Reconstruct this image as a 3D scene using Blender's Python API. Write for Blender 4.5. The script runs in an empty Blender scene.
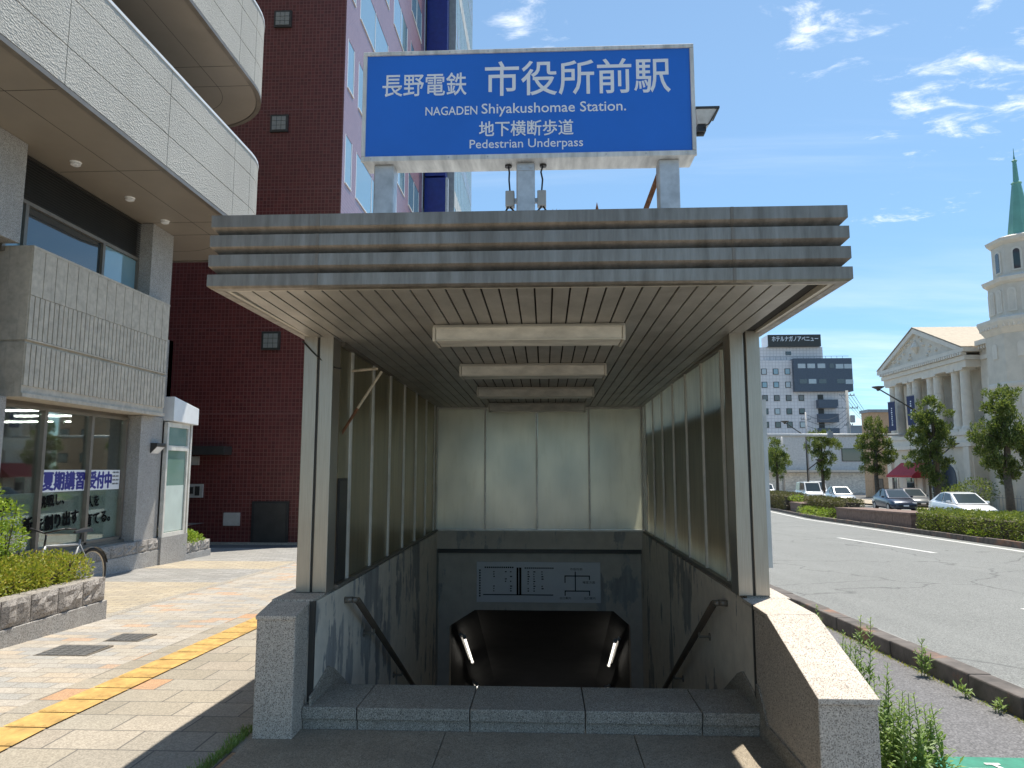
EXPO = 0.95
import bpy, math, random
from mathutils import Vector, Matrix
sc = bpy.context.scene
COL = sc.collection
R = math.radians

# ------------------------------------------------------------------ helpers
def G(y):                                   # ground height: level at the entrance, falling away along the street
    if y < 4.5: return 0.0
    if y < 40: return -.03 * (y - 4.5)
    return -1.065 - .012 * (y - 40)

def tag(o, label=None, cat=None, group=None, kind=None):
    if label: o['label'] = label
    if cat: o['category'] = cat
    if group: o['group'] = group
    if kind: o['kind'] = kind
    return o

def thing(name, label, cat, loc=(0, 0, 0), group=None, rz=0):
    o = bpy.data.objects.new(name, None); COL.objects.link(o)
    o.empty_display_size = .1
    o.location = loc; o.rotation_euler = (0, 0, rz)
    o['org'] = list(loc)
    return tag(o, label, cat, group)

class MB:
    def __init__(s): s.v = []; s.f = []
    def add(s, vs, fs):
        n = len(s.v); s.v += [tuple(p) for p in vs]; s.f += [tuple(i + n for i in f) for f in fs]; return s
    def box(s, x0, x1, y0, y1, z0, z1):
        return s.add([(x0,y0,z0),(x1,y0,z0),(x1,y1,z0),(x0,y1,z0),(x0,y0,z1),(x1,y0,z1),(x1,y1,z1),(x0,y1,z1)],
                     [(0,3,2,1),(4,5,6,7),(0,1,5,4),(1,2,6,5),(2,3,7,6),(3,0,4,7)])
    def quad(s, a, b, c, d): return s.add([a, b, c, d], [(0,1,2,3)])
    def prism(s, pts, axis, lo, hi):        # pts: outline in the two other axes
        n = len(pts)
        def P(p, h):
            return (h, p[0], p[1]) if axis == 'x' else (p[0], h, p[1]) if axis == 'y' else (p[0], p[1], h)
        vs = [P(p, lo) for p in pts] + [P(p, hi) for p in pts]
        return s.add(vs, [tuple(range(n))[::-1], tuple(range(n, 2*n))] + [(i, (i+1) % n, n+(i+1) % n, n+i) for i in range(n)])
    def tube(s, p0, p1, r0, r1=None, n=8):
        r1 = r0 if r1 is None else r1
        p0 = Vector(p0); p1 = Vector(p1); d = p1 - p0
        if d.length < 1e-6: return s
        q = d.to_track_quat('Z', 'Y'); vs = []
        for p, r in ((p0, r0), (p1, r1)):
            for i in range(n):
                a = 2*math.pi*i/n
                vs.append(p + q @ Vector((r*math.cos(a), r*math.sin(a), 0)))
        return s.add(vs, [tuple(range(n))[::-1], tuple(range(n, 2*n))] + [(i, (i+1) % n, n+(i+1) % n, n+i) for i in range(n)])
    def path(s, pts, r, n=8):
        for a, b in zip(pts, pts[1:]): s.tube(a, b, r, None, n)
        return s
    def lathe(s, c, prof, n=12):            # prof: (radius, z) upward
        k = len(prof); vs = []
        for r, z in prof:
            for i in range(n):
                a = 2*math.pi*(i+.5)/n; vs.append((c[0]+r*math.cos(a), c[1]+r*math.sin(a), c[2]+z))
        fs = [tuple(range(n))[::-1], tuple(range((k-1)*n, k*n))]
        for j in range(k-1):
            fs += [(j*n+i, j*n+(i+1) % n, (j+1)*n+(i+1) % n, (j+1)*n+i) for i in range(n)]
        return s.add(vs, fs)
    def torus(s, c, R_, r, axis='x', n=28, m=6):
        vs = []; fs = []
        for i in range(n):
            a = 2*math.pi*i/n
            for j in range(m):
                b = 2*math.pi*j/m; q = R_ + r*math.cos(b)
                p = (r*math.sin(b), q*math.cos(a), q*math.sin(a))
                vs.append((c[0]+p[0], c[1]+p[1], c[2]+p[2]))
                fs.append((i*m+j, i*m+(j+1) % m, ((i+1) % n)*m+(j+1) % m, ((i+1) % n)*m+j))
        return s.add(vs, fs)
    def build(s, name, mat, parent=None, bevel=0, smooth=False, org=None):
        o_ = (0, 0, 0)
        if parent is not None: o_ = tuple(parent['org'])
        elif org: o_ = org
        elif s.v:
            xs = [p[0] for p in s.v]; ys = [p[1] for p in s.v]; zs = [p[2] for p in s.v]
            o_ = ((min(xs)+max(xs))/2, (min(ys)+max(ys))/2, min(zs))
        me = bpy.data.meshes.new(name)
        me.from_pydata([(p[0]-o_[0], p[1]-o_[1], p[2]-o_[2]) for p in s.v], [], s.f)
        me.materials.append(M[mat] if isinstance(mat, str) else mat)
        if smooth: me.shade_smooth()
        me.update()
        o = bpy.data.objects.new(name, me); COL.objects.link(o)
        if parent is not None: o.parent = parent
        else: o.location = o_
        o['org'] = list(o_)
        if bevel:
            b = o.modifiers.new('bevel', 'BEVEL'); b.width = bevel; b.segments = 2; b.limit_method = 'ANGLE'; b.angle_limit = R(35)
        return o

def structure(o): o['kind'] = 'structure'; return o
def copy_tree(o, parent=None):
    c = o.copy(); COL.objects.link(c)
    c.parent = parent
    for ch in [x for x in o.children]: copy_tree(ch, c)
    return c

def text_obj(name, body, org, U, V, w, h, mat, parent=None, depth=.003, bold=0.0):
    return _text(name, body, org, U, V, w, h, mat, parent, depth, min(bold, .008) if bold < .012 else 0., bold if bold >= .012 else 0.)
def _text(name, body, org, U, V, w, h, mat, parent, depth, bold, heavy):
    """lettering fitted in a w x h box whose lower left corner is org, running along U, up along V"""
    c = bpy.data.curves.new(name, 'FONT'); c.body = body; c.extrude = 0; c.offset = bold; c.resolution_u = 3
    t = bpy.data.objects.new('tmp', c); COL.objects.link(t)
    bpy.context.view_layer.update()
    me = bpy.data.meshes.new_from_object(t.evaluated_get(bpy.context.evaluated_depsgraph_get()))
    bpy.data.objects.remove(t)
    U = Vector(U).normalized(); V = Vector(V).normalized(); N = U.cross(V)
    xs = [v.co.x for v in me.vertices]; ys = [v.co.y for v in me.vertices]
    x0, x1, y0, y1 = min(xs), max(xs), min(ys), max(ys)
    m = MB(); o3 = Vector(org)
    vs = [o3 + U*((v.co.x-x0)/(x1-x0)*w) + V*((v.co.y-y0)/(y1-y0)*h) for v in me.vertices]
    n = len(vs)
    fs = [tuple(p.vertices) for p in me.polygons]
    from collections import Counter
    ec = Counter()
    for f in fs:
        for a, b in zip(f, f[1:]+f[:1]): ec[(a, b)] += 1
    top = [v + N*depth for v in vs]
    sides = [(a, b, b+n, a+n) for (a, b) in ec if (b, a) not in ec]
    F = [tuple(i+n for i in f) for f in fs] + sides
    m.add(vs + top, F)
    if heavy:                                # strokes thickened by layered copies, each a hair prouder
        q = heavy*h/(y1-y0)
        for k, (du, dv) in enumerate(((q, 0), (-q, 0), (0, q*.7), (0, -q*.7))):
            o_ = U*du + V*dv + N*depth*.12*(k+1)
            m.add([v + o_ for v in vs + top], F)
    return m.build(name, mat, parent)

# ------------------------------------------------------------------ materials
M = {}
class NT:
    def __init__(s, name):
        s.m = bpy.data.materials.new(name); s.m.use_nodes = True; s.t = s.m.node_tree; s.t.nodes.clear()
        s.out = s.t.nodes.new('ShaderNodeOutputMaterial')
    def n(s, typ, ins=None, **kw):
        x = s.t.nodes.new('ShaderNode'+typ)
        for k, v in kw.items(): setattr(x, k, v)
        for k, v in (ins or {}).items():
            if hasattr(v, 'links') or isinstance(v, bpy.types.NodeSocket): s.t.links.new(v, x.inputs[k])
            else:
                if isinstance(v, tuple) and len(v) == 3 and x.inputs[k].type == 'RGBA': v = (*v, 1)
                x.inputs[k].default_value = v
        return x
    def link(s, a, b): s.t.links.new(a, b)
    def ramp(s, fac, stops, interp='LINEAR'):
        r = s.n('ValToRGB', {'Fac': fac}); cr = r.color_ramp; cr.interpolation = interp
        while len(cr.elements) < len(stops): cr.elements.new(.5)
        for e, (p, c) in zip(cr.elements, stops):
            e.position = p; e.color = (*c, 1) if len(c) == 3 else c
        return r.outputs[0]
    def mix(s, fac, a, b, mode='MIX'):
        x = s.n('Mix', data_type='RGBA', blend_type=mode)
        for i, v in ((0, fac), (6, a), (7, b)):
            if isinstance(v, bpy.types.NodeSocket): s.link(v, x.inputs[i])
            else: x.inputs[i].default_value = v if not isinstance(v, tuple) or len(v) == 4 else (*v, 1)
        return x.outputs[2]
    def noise(s, scale, detail=4, rough=.55, vec=None, stretch=None):
        if vec is None: vec = s.co()
        if stretch: vec = s.n('Mapping', {'Vector': vec, 'Scale': stretch}).outputs[0]
        return s.n('TexNoise', {'Vector': vec, 'Scale': scale, 'Detail': detail, 'Roughness': rough}).outputs['Fac']
    def co(s, kind='Object'):
        if not hasattr(s, '_tc'): s._tc = s.t.nodes.new('ShaderNodeTexCoord')
        return s._tc.outputs[kind]
    def pos(s):
        if not hasattr(s, '_g'): s._g = s.t.nodes.new('ShaderNodeNewGeometry')
        return s._g.outputs['Position']
    def bump(s, h, strength=.3, dist=.01):
        return s.n('Bump', {'Height': h, 'Strength': strength, 'Distance': dist}).outputs[0]
    def pr(s, col, rough=.6, metal=0., normal=None, **kw):
        ins = {'Base Color': col, 'Roughness': rough, 'Metallic': metal}
        if normal is not None: ins['Normal'] = normal
        ins.update(kw)
        p = s.n('BsdfPrincipled', ins); return p.outputs[0]
    def fin(s, sh, name=None):
        s.link(sh, s.out.inputs[0]); M[name or s.m.name] = s.m; return s.m

def vary(n, col, amt=.25, scale=3, stretch=None):
    f = n.noise(scale, 6, .6, stretch=stretch)
    lo = tuple(c*(1-amt) for c in col); hi = tuple(min(1, c*(1+amt)) for c in col)
    return n.ramp(f, [(.3, lo), (.7, hi)])
def simple(name, col, rough=.6, metal=0., amt=.15, scale=4, bs=60, bstr=.1, stretch=None, **kw):
    n = NT(name)
    return n.fin(n.pr(vary(n, col, amt, scale, stretch), rough, metal, n.bump(n.noise(bs, 3), bstr, .004), **kw))
def emit(name, col, st):
    n = NT(name); return n.fin(n.n('Emission', {'Color': col, 'Strength': st}).outputs[0])

def granite(name, base, dark, light, sc_=170, stain=.25, bstr=.25, rough=.7, seam=None):
    n = NT(name)
    v = n.n('TexVoronoi', {'Vector': n.co(), 'Scale': sc_}).outputs['Color']
    g = n.n('RGBToBW', {'Color': v}).outputs[0]
    c = n.ramp(g, [(.0, dark), (.26, dark), (.34, base), (.68, base), (.78, light), (1, light)])
    st = n.noise(2.2, 6, .65)
    c = n.mix(n.ramp(st, [(.35, (stain,)*3), (.65, (0, 0, 0))]), c, tuple(x*.45 for x in base))
    streak = n.noise(5, 5, .6, stretch=(3, 3, .35))
    c = n.mix(n.ramp(streak, [(.5, (0, 0, 0)), (.75, (stain*.9,)*3)]), c, tuple(x*.4 for x in base))
    return n.fin(n.pr(c, rough, 0., n.bump(g, bstr, .003)))
granite('granite_pink', (.57,.50,.425), (.22,.185,.155), (.76,.68,.59), 230, .2)
granite('granite_dark', (.35,.32,.27), (.11,.10,.088), (.60,.55,.475), 250, .35)
granite('granite_floor', (.34,.29,.22), (.19,.16,.125), (.47,.405,.32), 190, .4, .5)
granite('granite_grey', (.37,.35,.325), (.16,.155,.15), (.52,.51,.50), 160, .25)
granite('granite_rough', (.33,.30,.27), (.13,.11,.10), (.46,.43,.40), 110, .35, .8)

# bush-hammered facade panels
n = NT('hammered_stone')
w = n.n('TexVoronoi', {'Vector': n.n('Mapping', {'Vector': n.co(), 'Scale': (1, 1, 1.6)}).outputs[0], 'Scale': 26.}).outputs['Distance']
sp = n.noise(70, 3, .7)
c = n.mix(.35, n.ramp(w, [(.0, (.53,.51,.46)), (.5, (.40,.385,.35))]), n.ramp(sp, [(.35, (.22,.21,.19)), (.65, (.62,.60,.55))]))
c = n.mix(n.ramp(n.noise(1.1, 6, .6, stretch=(1, 1, .3)), [(.45, (0, 0, 0)), (.75, (.35,)*3)]), c, (.28,.265,.235))
n.fin(n.pr(c, .85, 0., n.bump(w, .8, .012)))
# ribbed precast concrete
n = NT('precast_concrete')
c = vary(n, (.47,.42,.35), .18, 9)
c = n.mix(n.ramp(n.noise(6, 6, .65, stretch=(2.5, 2.5, .25)), [(.55, (0, 0, 0)), (.8, (.5,)*3)]), c, (.20,.18,.15))
n.fin(n.pr(c, .85, 0., n.bump(n.noise(90, 4), .35, .004)))
simple('dark_joint', (.035,.033,.03), .9)
simple('soffit_panel', (.25,.218,.18), .45, 0., .06, 1.5)
simple('louver_dark', (.05,.048,.045), .5)
simple('frame_bronze', (.20,.175,.145), .4, .3)
simple('rail_brown', (.10,.075,.055), .35, .2)
simple('frame_dark', (.05,.048,.045), .4, .3)
simple('white_paint', (.74,.75,.76), .45, 0., .06)
simple('black_plastic', (.02,.02,.021), .45)
simple('rubber', (.018,.018,.019), .75)
simple('grey_box', (.42,.40,.37), .55)
simple('rust', (.20,.085,.04), .8, 0., .5, 40)
simple('wood_strip', (.55,.46,.34), .7, 0., .3, 30)
simple('brown_brick', (.19,.13,.105), .85, 0., .3, 8)
simple('soil', (.07,.055,.04), .95, 0., .4, 10, 40, .8)

# brushed stainless / bronze fascia with water streaks
n = NT('fascia_metal')
st = n.noise(7, 6, .65, stretch=(2.2, 2.2, .25)); big = n.noise(1.1, 3, .5)
c = n.ramp(st, [(.28, (.14,.122,.102)), (.5, (.24,.214,.182)), (.75, (.35,.318,.278))])
c = n.mix(n.ramp(big, [(.4, (0, 0, 0)), (.7, (.4,)*3)]), c, (.19,.165,.14))
n.fin(n.pr(c, n.ramp(st, [(.3, (.42,)*3), (.7, (.32,)*3)]), .55, n.bump(n.noise(30, 3, stretch=(.1, .1, 8)), .05, .002)))
n = NT('steel')
st = n.noise(30, 4, .6, stretch=(9, 9, .12)); bl = n.noise(3, 5, .6)
c = n.ramp(st, [(.3, (.34,.31,.265)), (.7, (.46,.425,.37))])
c = n.mix(n.ramp(bl, [(.45, (0, 0, 0)), (.7, (.35,)*3)]), c, (.34,.30,.25))
n.fin(n.pr(c, .34, .65, n.bump(st, .02, .001)))
simple('mullion_metal', (.66,.64,.59), .38, .2, .15, 6)
n = NT('ceiling_metal')
st = n.noise(4, 6, .65, stretch=(1, .6, 1)); c = n.ramp(st, [(.3, (.32,.305,.28)), (.5, (.42,.405,.375)), (.72, (.53,.51,.475))])
c = n.mix(n.ramp(n.noise(2.2, 6, .7), [(.55, (0, 0, 0)), (.75, (.5,)*3)]), c, (.60,.58,.54))
n.fin(n.pr(c, .42, .35, n.bump(n.noise(25, 3), .06, .003)))
simple('galvanised', (.50,.51,.52), .45, .5, .2, 12)
simple('sign_metal', (.60,.59,.56), .45, .1, .3, 3, stretch=(6, 1, 1))
n = NT('sign_blue'); n.fin(n.pr(vary(n, (.015,.145,.60), .10, 1.2), .28, 0.))
simple('sign_letter', (.80,.81,.84), .5, 0., .04)
simple('lamp_cover', (.70,.67,.60), .35, 0., .3, 7, stretch=(.5, 1, 1))
simple('lamp_housing', (.62,.59,.52), .5, .1)

# frosted panels: light passes through, rough gloss on top
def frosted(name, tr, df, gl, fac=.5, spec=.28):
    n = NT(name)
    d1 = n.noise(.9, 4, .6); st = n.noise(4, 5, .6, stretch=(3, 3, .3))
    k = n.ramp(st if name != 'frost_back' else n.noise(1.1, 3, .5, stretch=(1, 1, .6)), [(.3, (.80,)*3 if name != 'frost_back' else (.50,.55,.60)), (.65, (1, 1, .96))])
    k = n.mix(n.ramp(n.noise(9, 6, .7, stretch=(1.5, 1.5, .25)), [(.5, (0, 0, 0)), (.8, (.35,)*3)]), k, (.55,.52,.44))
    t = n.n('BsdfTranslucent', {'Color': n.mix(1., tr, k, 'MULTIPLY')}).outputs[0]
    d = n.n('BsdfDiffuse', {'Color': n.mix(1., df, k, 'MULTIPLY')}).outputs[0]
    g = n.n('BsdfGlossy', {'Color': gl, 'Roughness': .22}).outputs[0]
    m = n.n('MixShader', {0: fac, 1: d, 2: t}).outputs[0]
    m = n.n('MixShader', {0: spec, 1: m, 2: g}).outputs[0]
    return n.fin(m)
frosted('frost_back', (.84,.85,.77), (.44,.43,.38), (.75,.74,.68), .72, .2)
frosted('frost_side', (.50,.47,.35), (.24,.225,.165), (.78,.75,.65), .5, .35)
frosted('frost_side_sunny', (.88,.86,.76), (.14,.13,.105), (.70,.68,.60), .75, .25)  # brighter copy of frost_side, sunny-side light put into the material

# stained render of the stairwell walls: flaking pale paint over blue-grey concrete
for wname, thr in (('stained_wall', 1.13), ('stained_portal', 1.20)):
  n = NT(wname)
  a = n.noise(1.15, 8, .62, stretch=(1, 1, .9)); b = n.noise(2.2, 6, .6, stretch=(1.8, 1.8, .3)); f = n.noise(14, 5, .7)
  drip = n.n('Math', {0: a, 1: b}, operation='ADD').outputs[0]
  drip = n.n('Math', {0: drip, 1: n.n('Math', {0: f, 1: .13}, operation='MULTIPLY').outputs[0]}, operation='ADD').outputs[0]
  mask = n.ramp(drip, [(.0, (0, 0, 0)), (.01, (0, 0, 0))])
  mask = n.n('MapRange', {'Value': drip, 'From Min': thr-.01, 'From Max': thr+.03}).outputs[0]
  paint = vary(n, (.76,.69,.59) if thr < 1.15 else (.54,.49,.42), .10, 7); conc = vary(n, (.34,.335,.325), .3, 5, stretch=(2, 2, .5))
  c = n.mix(mask, paint, conc)
  dk = n.noise(3.2, 6, .65, stretch=(3, 3, .16))
  c = n.mix(n.ramp(dk, [(.62, (0, 0, 0)), (.80, (.5,)*3)]), c, (.16,.145,.125))
  n.fin(n.pr(c, .75, 0., n.bump(mask, .25, .003)))
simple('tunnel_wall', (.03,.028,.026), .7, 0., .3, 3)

# asphalt
def asphalt(name, c0, sc_=150, patch=.2, cracks=True):
    n = NT(name); P = n.pos()
    g = n.n('TexVoronoi', {'Vector': P, 'Scale': float(sc_)}).outputs['Color']; g = n.n('RGBToBW', {'Color': g}).outputs[0]
    c = n.ramp(g, [(.1, tuple(x*.6 for x in c0)), (.5, c0), (.9, tuple(x*1.6 for x in c0))])
    big = n.noise(.35, 6, .6, vec=P); c = n.mix(n.ramp(big, [(.3, (0, 0, 0)), (.7, (patch,)*3)]), c, tuple(x*.55 for x in c0))
    lane = n.noise(1.2, 4, .6, vec=P, stretch=(1.6, .05, 1)); c = n.mix(n.ramp(lane, [(.45, (0, 0, 0)), (.7, (patch*.9,)*3)]), c, tuple(x*1.35 for x in c0))
    if cracks:
        wv = n.n('VectorMath', {0: P, 1: n.n('VectorMath', {0: n.n('TexNoise', {'Vector': P, 'Scale': 1.2, 'Detail': 5.}).outputs['Color'], 3: .8}, operation='SCALE').outputs[0]}, operation='ADD').outputs[0]
        cr = n.n('TexVoronoi', {'Vector': wv, 'Scale': .22}, feature='DISTANCE_TO_EDGE').outputs['Distance']
        c = n.mix(n.ramp(cr, [(.0, (.75,)*3), (.006, (0, 0, 0))]), c, tuple(x*.35 for x in c0))
    return n.fin(n.pr(c, .85, 0., n.bump(g, .5, .006)))
asphalt('road_asphalt', (.185,.19,.183), 110, .25)
asphalt('path_asphalt', (.135,.132,.136), 95, .2, False)
asphalt('lot_asphalt', (.10,.10,.10), 100, .3)

# paving: random coloured blocks with joints
def paving(name, stops, bw, rh, off=.5, rot=0, joint=(.13,.12,.11), speck=True, msize=.006):
    n = NT(name); P = n.pos()
    v = n.n('Mapping', {'Vector': P, 'Rotation': (0, 0, rot)}).outputs[0]
    b = n.n('TexBrick', {'Vector': v, 'Color1': (0, 0, 0), 'Color2': (1, 1, 1), 'Mortar': (0, 0, 0), 'Scale': 1., 'Mortar Size': msize,
                         'Brick Width': bw, 'Row Height': rh, 'Bias': 0., 'Mortar Smooth': .1})
    b.offset = off
    c = n.ramp(b.outputs['Color'], stops, 'CONSTANT')
    g = n.n('RGBToBW', {'Color': n.n('TexVoronoi', {'Vector': P, 'Scale': 120.}).outputs['Color']}).outputs[0]
    c = n.mix(.5, c, n.ramp(g, [(.1, (.25,)*3), (.5, (.5,)*3), (.9, (.78,)*3)]), 'OVERLAY')
    c = n.mix(n.ramp(n.noise(1.3, 6, .65, vec=P), [(.45, (0, 0, 0)), (.75, (.4,)*3)]), c, (.20,.185,.16))
    c = n.mix(b.outputs['Fac'], c, joint)
    return n.fin(n.pr(c, .8, 0., n.bump(n.mix(.7, g, b.outputs['Fac'], 'SUBTRACT'), .35, .005)))
paving('paving_grey', [(0, (.285,.255,.205)), (.22, (.325,.29,.235)), (.45, (.31,.28,.235)), (.62, (.325,.285,.235)), (.80, (.36,.32,.265)), (.87, (.43,.26,.15)), (.93, (.33,.30,.25))], .45, .3)
paving('paving_mixed', [(0, (.37,.335,.285)), (.20, (.33,.32,.30)), (.32, (.40,.365,.32)), (.50, (.43,.30,.21)), (.57, (.38,.33,.27)), (.72, (.30,.29,.275)), (.80, (.41,.345,.27)), (.90, (.36,.335,.30))], .30, .15, joint=(.22,.20,.175))
paving('paving_lot_beige', [(0, (.39,.33,.24)), (.4, (.42,.36,.27)), (.7, (.36,.31,.235))], .30, .15)
paving('paving_lot_grey', [(0, (.27,.265,.25)), (.4, (.31,.30,.285)), (.7, (.25,.245,.235))], .30, .15)
simple('tactile_yellow', (.46,.29,.09), .75, 0., .35, 7)
simple('paint_white', (.62,.62,.60), .7, 0., .25, 9)
simple('paint_green', (.03,.21,.14), .7, 0., .25, 12)
simple('gutter', (.25,.25,.24), .85, 0., .2, 3)
n = NT('kerb_old')
c = vary(n, (.115,.10,.09), .4, 6)
c = n.mix(n.ramp(n.noise(1.7, 5, .7), [(.55, (0, 0, 0)), (.66, (.8,)*3)]), c, (.27,.14,.085))
n.fin(n.pr(c, .85, 0., n.bump(n.noise(40, 5), .6, .006)))

# glazed wall tiles
def tiles(name, c1, c2, joint, s=.1, rough=.25, axis='y', spec=.5):
    n = NT(name); P = n.pos(); sx = n.n('SeparateXYZ', {0: P})
    v = n.n('CombineXYZ', {0: sx.outputs[0 if axis == 'y' else 1], 1: sx.outputs[2], 2: 0.}).outputs[0]
    b = n.n('TexBrick', {'Vector': v, 'Color1': c1, 'Color2': c2, 'Mortar': joint, 'Scale': 1., 'Mortar Size': s*.09, 'Brick Width': s, 'Row Height': s, 'Mortar Smooth': .2})
    b.offset = 0
    c = b.outputs['Color']
    c = n.mix(n.ramp(n.noise(.5, 6, .6, vec=P), [(.3, (0, 0, 0)), (.7, (.35,)*3)]), c, tuple(x*.7 for x in c1))
    return n.fin(n.pr(c, rough, 0., n.bump(b.outputs['Fac'], -.3, .004)))
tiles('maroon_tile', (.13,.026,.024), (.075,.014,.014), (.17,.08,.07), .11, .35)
tiles('maroon_tile_skylit', (.33,.19,.21), (.28,.155,.18), (.38,.27,.29), .11, .25, 'x')  # same tile as the front, sky sheen painted in as paler mauve
tiles('hotel_tile', (.80,.75,.74), (.77,.72,.71), (.60,.56,.56), .6, .5)
simple('maroon_joint', (.15,.06,.055), .6)
simple('hotel_dark', (.075,.095,.13), .4)
simple('blue_panel', (.015,.03,.20), .25)
simple('church_stone', (.66,.60,.51), .8, 0., .1, 1.5, 40, .2)
simple('church_trim', (.73,.67,.58), .75, 0., .08, 2)
simple('church_roof', (.42,.36,.28), .8)
simple('copper_green', (.15,.36,.29), .5, 0., .15, 1)
simple('red_fabric', (.45,.03,.04), .7)
simple('navy_fabric', (.02,.03,.10), .7)
simple('tan_wall', (.55,.36,.22), .8)
simple('pale_wall', (.62,.62,.60), .7)
simple('grey_wall', (.30,.32,.34), .7)
simple('bark', (.10,.08,.06), .9, 0., .3, 10, 30, .6)
simple('pole_grey', (.32,.33,.34), .5, .3)
simple('pole_concrete', (.34,.33,.31), .8)
simple('pole_white', (.55,.56,.56), .45, .1)

def window_glass(name, tint=(.03,.04,.045), rough=.04, refl=(.9,.95,1.)):
    n = NT(name)
    return n.fin(n.pr(tint, rough, 0., n.bump(n.noise(1.2, 2), .02, .02), **{'Specular IOR Level': .9, 'Coat Weight': .6, 'Coat Roughness': .02}))
window_glass('glass_dark')
window_glass('glass_sky', (.20,.34,.40))  # reflected sky painted into the base tint
window_glass('glass_green', (.16,.26,.22))
window_glass('glass_greyish', (.20,.21,.20))
window_glass('glass_aqua', (.30,.45,.38))
window_glass('glass_room', (.10,.11,.12))
window_glass('glass_pale', (.40,.44,.46))  # paler tint than the dark glass
n = NT('glass_clear')
fr = n.n('Fresnel', {'IOR': 1.5}).outputs[0]
fr2 = n.n('Math', {0: fr, 1: .8}, operation='MULTIPLY').outputs[0]
n.fin(n.n('MixShader', {0: fr2, 1: n.n('BsdfTransparent', {'Color': (.95,.97,.95)}).outputs[0], 2: n.n('BsdfGlossy', {'Color': (.9,.95,.95), 'Roughness': .02}).outputs[0]}).outputs[0])
simple('film_teal', (.50,.58,.54), .4, 0., .1, 2)
simple('banner_white', (.78,.79,.82), .5, 0., .03)
simple('letter_blue', (.02,.02,.22), .5)
simple('letter_black', (.008,.008,.008), 1., **{'Specular IOR Level': .1})
simple('map_white', (.64,.64,.66), .4, 0., .05)
simple('room_dark', (.10,.085,.075), .9, 0., .4, .8)
simple('room_ceiling', (.34,.34,.32), .9)
emit('tube_on', (1., .96, .86), 1.3)
emit('tube_shop', (1., .98, .90), 12.)

def leafmat(name, stops, tr=.35):
    n = NT(name)
    g = n.n('NewGeometry').outputs['Random Per Island']
    c = n.ramp(g, stops)
    c = n.mix(n.ramp(n.noise(1.6, 3), [(.35, (0, 0, 0)), (.65, (.5,)*3)]), c, stops[0][1])
    p = n.pr(c, .5, 0.)
    t = n.n('BsdfTranslucent', {'Color': n.mix(.5, c, (.35,.45,.05))}).outputs[0]
    return n.fin(n.n('MixShader', {0: tr, 1: p, 2: t}).outputs[0])
leafmat('leaf_azalea', [(0, (.15,.20,.02)), (.35, (.30,.34,.03)), (.75, (.50,.46,.05)), (1, (.52,.33,.06))])
leafmat('leaf_bright', [(0, (.12,.22,.02)), (.5, (.28,.42,.03)), (1, (.48,.56,.06))])
leafmat('leaf_weed', [(0, (.12,.21,.05)), (.5, (.22,.34,.08)), (1, (.36,.46,.15))])
leafmat('leaf_tree', [(0, (.045,.075,.02)), (.5, (.075,.115,.03)), (.8, (.17,.21,.06)), (1, (.34,.36,.13))])  # palest leaf tones put in as sunlit tips
leafmat('leaf_hedge', [(0, (.07,.11,.02)), (.5, (.15,.19,.03)), (1, (.36,.36,.07))])
leafmat('leaf_brown', [(0, (.07,.05,.03)), (.5, (.13,.10,.05)), (1, (.20,.17,.08))], .2)
def carpaint(name, col, metal=.3):
    n = NT(name); n.fin(n.pr(col, .3, metal, **{'Coat Weight': .8, 'Coat Roughness': .04}))
carpaint('car_white', (.78,.79,.80), 0); carpaint('car_navy', (.03,.04,.075)); carpaint('car_silver', (.48,.49,.50), .5); carpaint('car_grey', (.18,.19,.20))
simple('car_glass', (.04,.055,.065), .06, 0., .05); simple('car_lamp', (.75,.76,.78), .1)
simple('car_rim', (.45,.45,.47), .3, .7)
M['car_glass'].node_tree.nodes  # keep

# ------------------------------------------------------------------ ground, pavements, road
def strip(mb, x0, x1, y0, y1, dz, fx0=None, fx1=None):
    ys = sorted(set([y0, y1] + [y for y in (4.5, 40.) if y0 < y < y1] + [y0 + (y1-y0)*k/6 for k in range(1, 6)]))
    for a, b in zip(ys, ys[1:]):
        xa0 = fx0(a) if fx0 else x0; xb0 = fx0(b) if fx0 else x0
        xa1 = fx1(a) if fx1 else x1; xb1 = fx1(b) if fx1 else x1
        mb.quad((xa0, a, G(a)+dz), (xa1, a, G(a)+dz), (xb1, b, G(b)+dz), (xb0, b, G(b)+dz))
XM = lambda y: 12.45 + .1046*(y-19.5)          # near kerb line of the median
g = MB()
strip(g, -500, -1.6, -80, 700, -.02); strip(g, 1.5, 500, -80, 700, -.02)
strip(g, -1.6, 1.5, -80, 4.56, -.02); strip(g, -1.6, 1.5, 10.15, 700, -.02)
structure(g.build('ground', 'lot_asphalt', org=(0, 0, 0)))
s = MB(); strip(s, -3.62, -1.6, -12, 60, 0); strip(s, -1.6, 1.5, 10.15, 60, 0); strip(s, -1.6, 1.5, -12, 3.0, -.006)
structure(s.build('sidewalk', 'paving_grey', org=(0, 0, 0)))
s = MB(); strip(s, -5.14, -3.62, -12, 60, 0)
structure(s.build('sidewalk', 'paving_mixed', org=(0, 0, 0)))
s = MB(); strip(s, -5.27, -5.14, -12, 60, .002)
structure(s.build('drain_strip', 'granite_dark', org=(0, 0, 0)))
s = MB(); strip(s, -9.5, -5.27, -12, 11.6, 0); strip(s, -9.5, -5.27, 13.6, 15.1, 0)
structure(s.build('forecourt', 'paving_lot_beige', org=(0, 0, 0)))
s = MB(); strip(s, -9.5, -5.27, 11.6, 13.6, 0); strip(s, -9.5, -5.27, 15.1, 18.6, 0)
structure(s.build('forecourt', 'paving_lot_grey', org=(0, 0, 0)))
s = MB(); strip(s, 1.5, 3.1, -12, 60, .002)
structure(s.build('side_path', 'path_asphalt', org=(0, 0, 0)))
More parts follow.
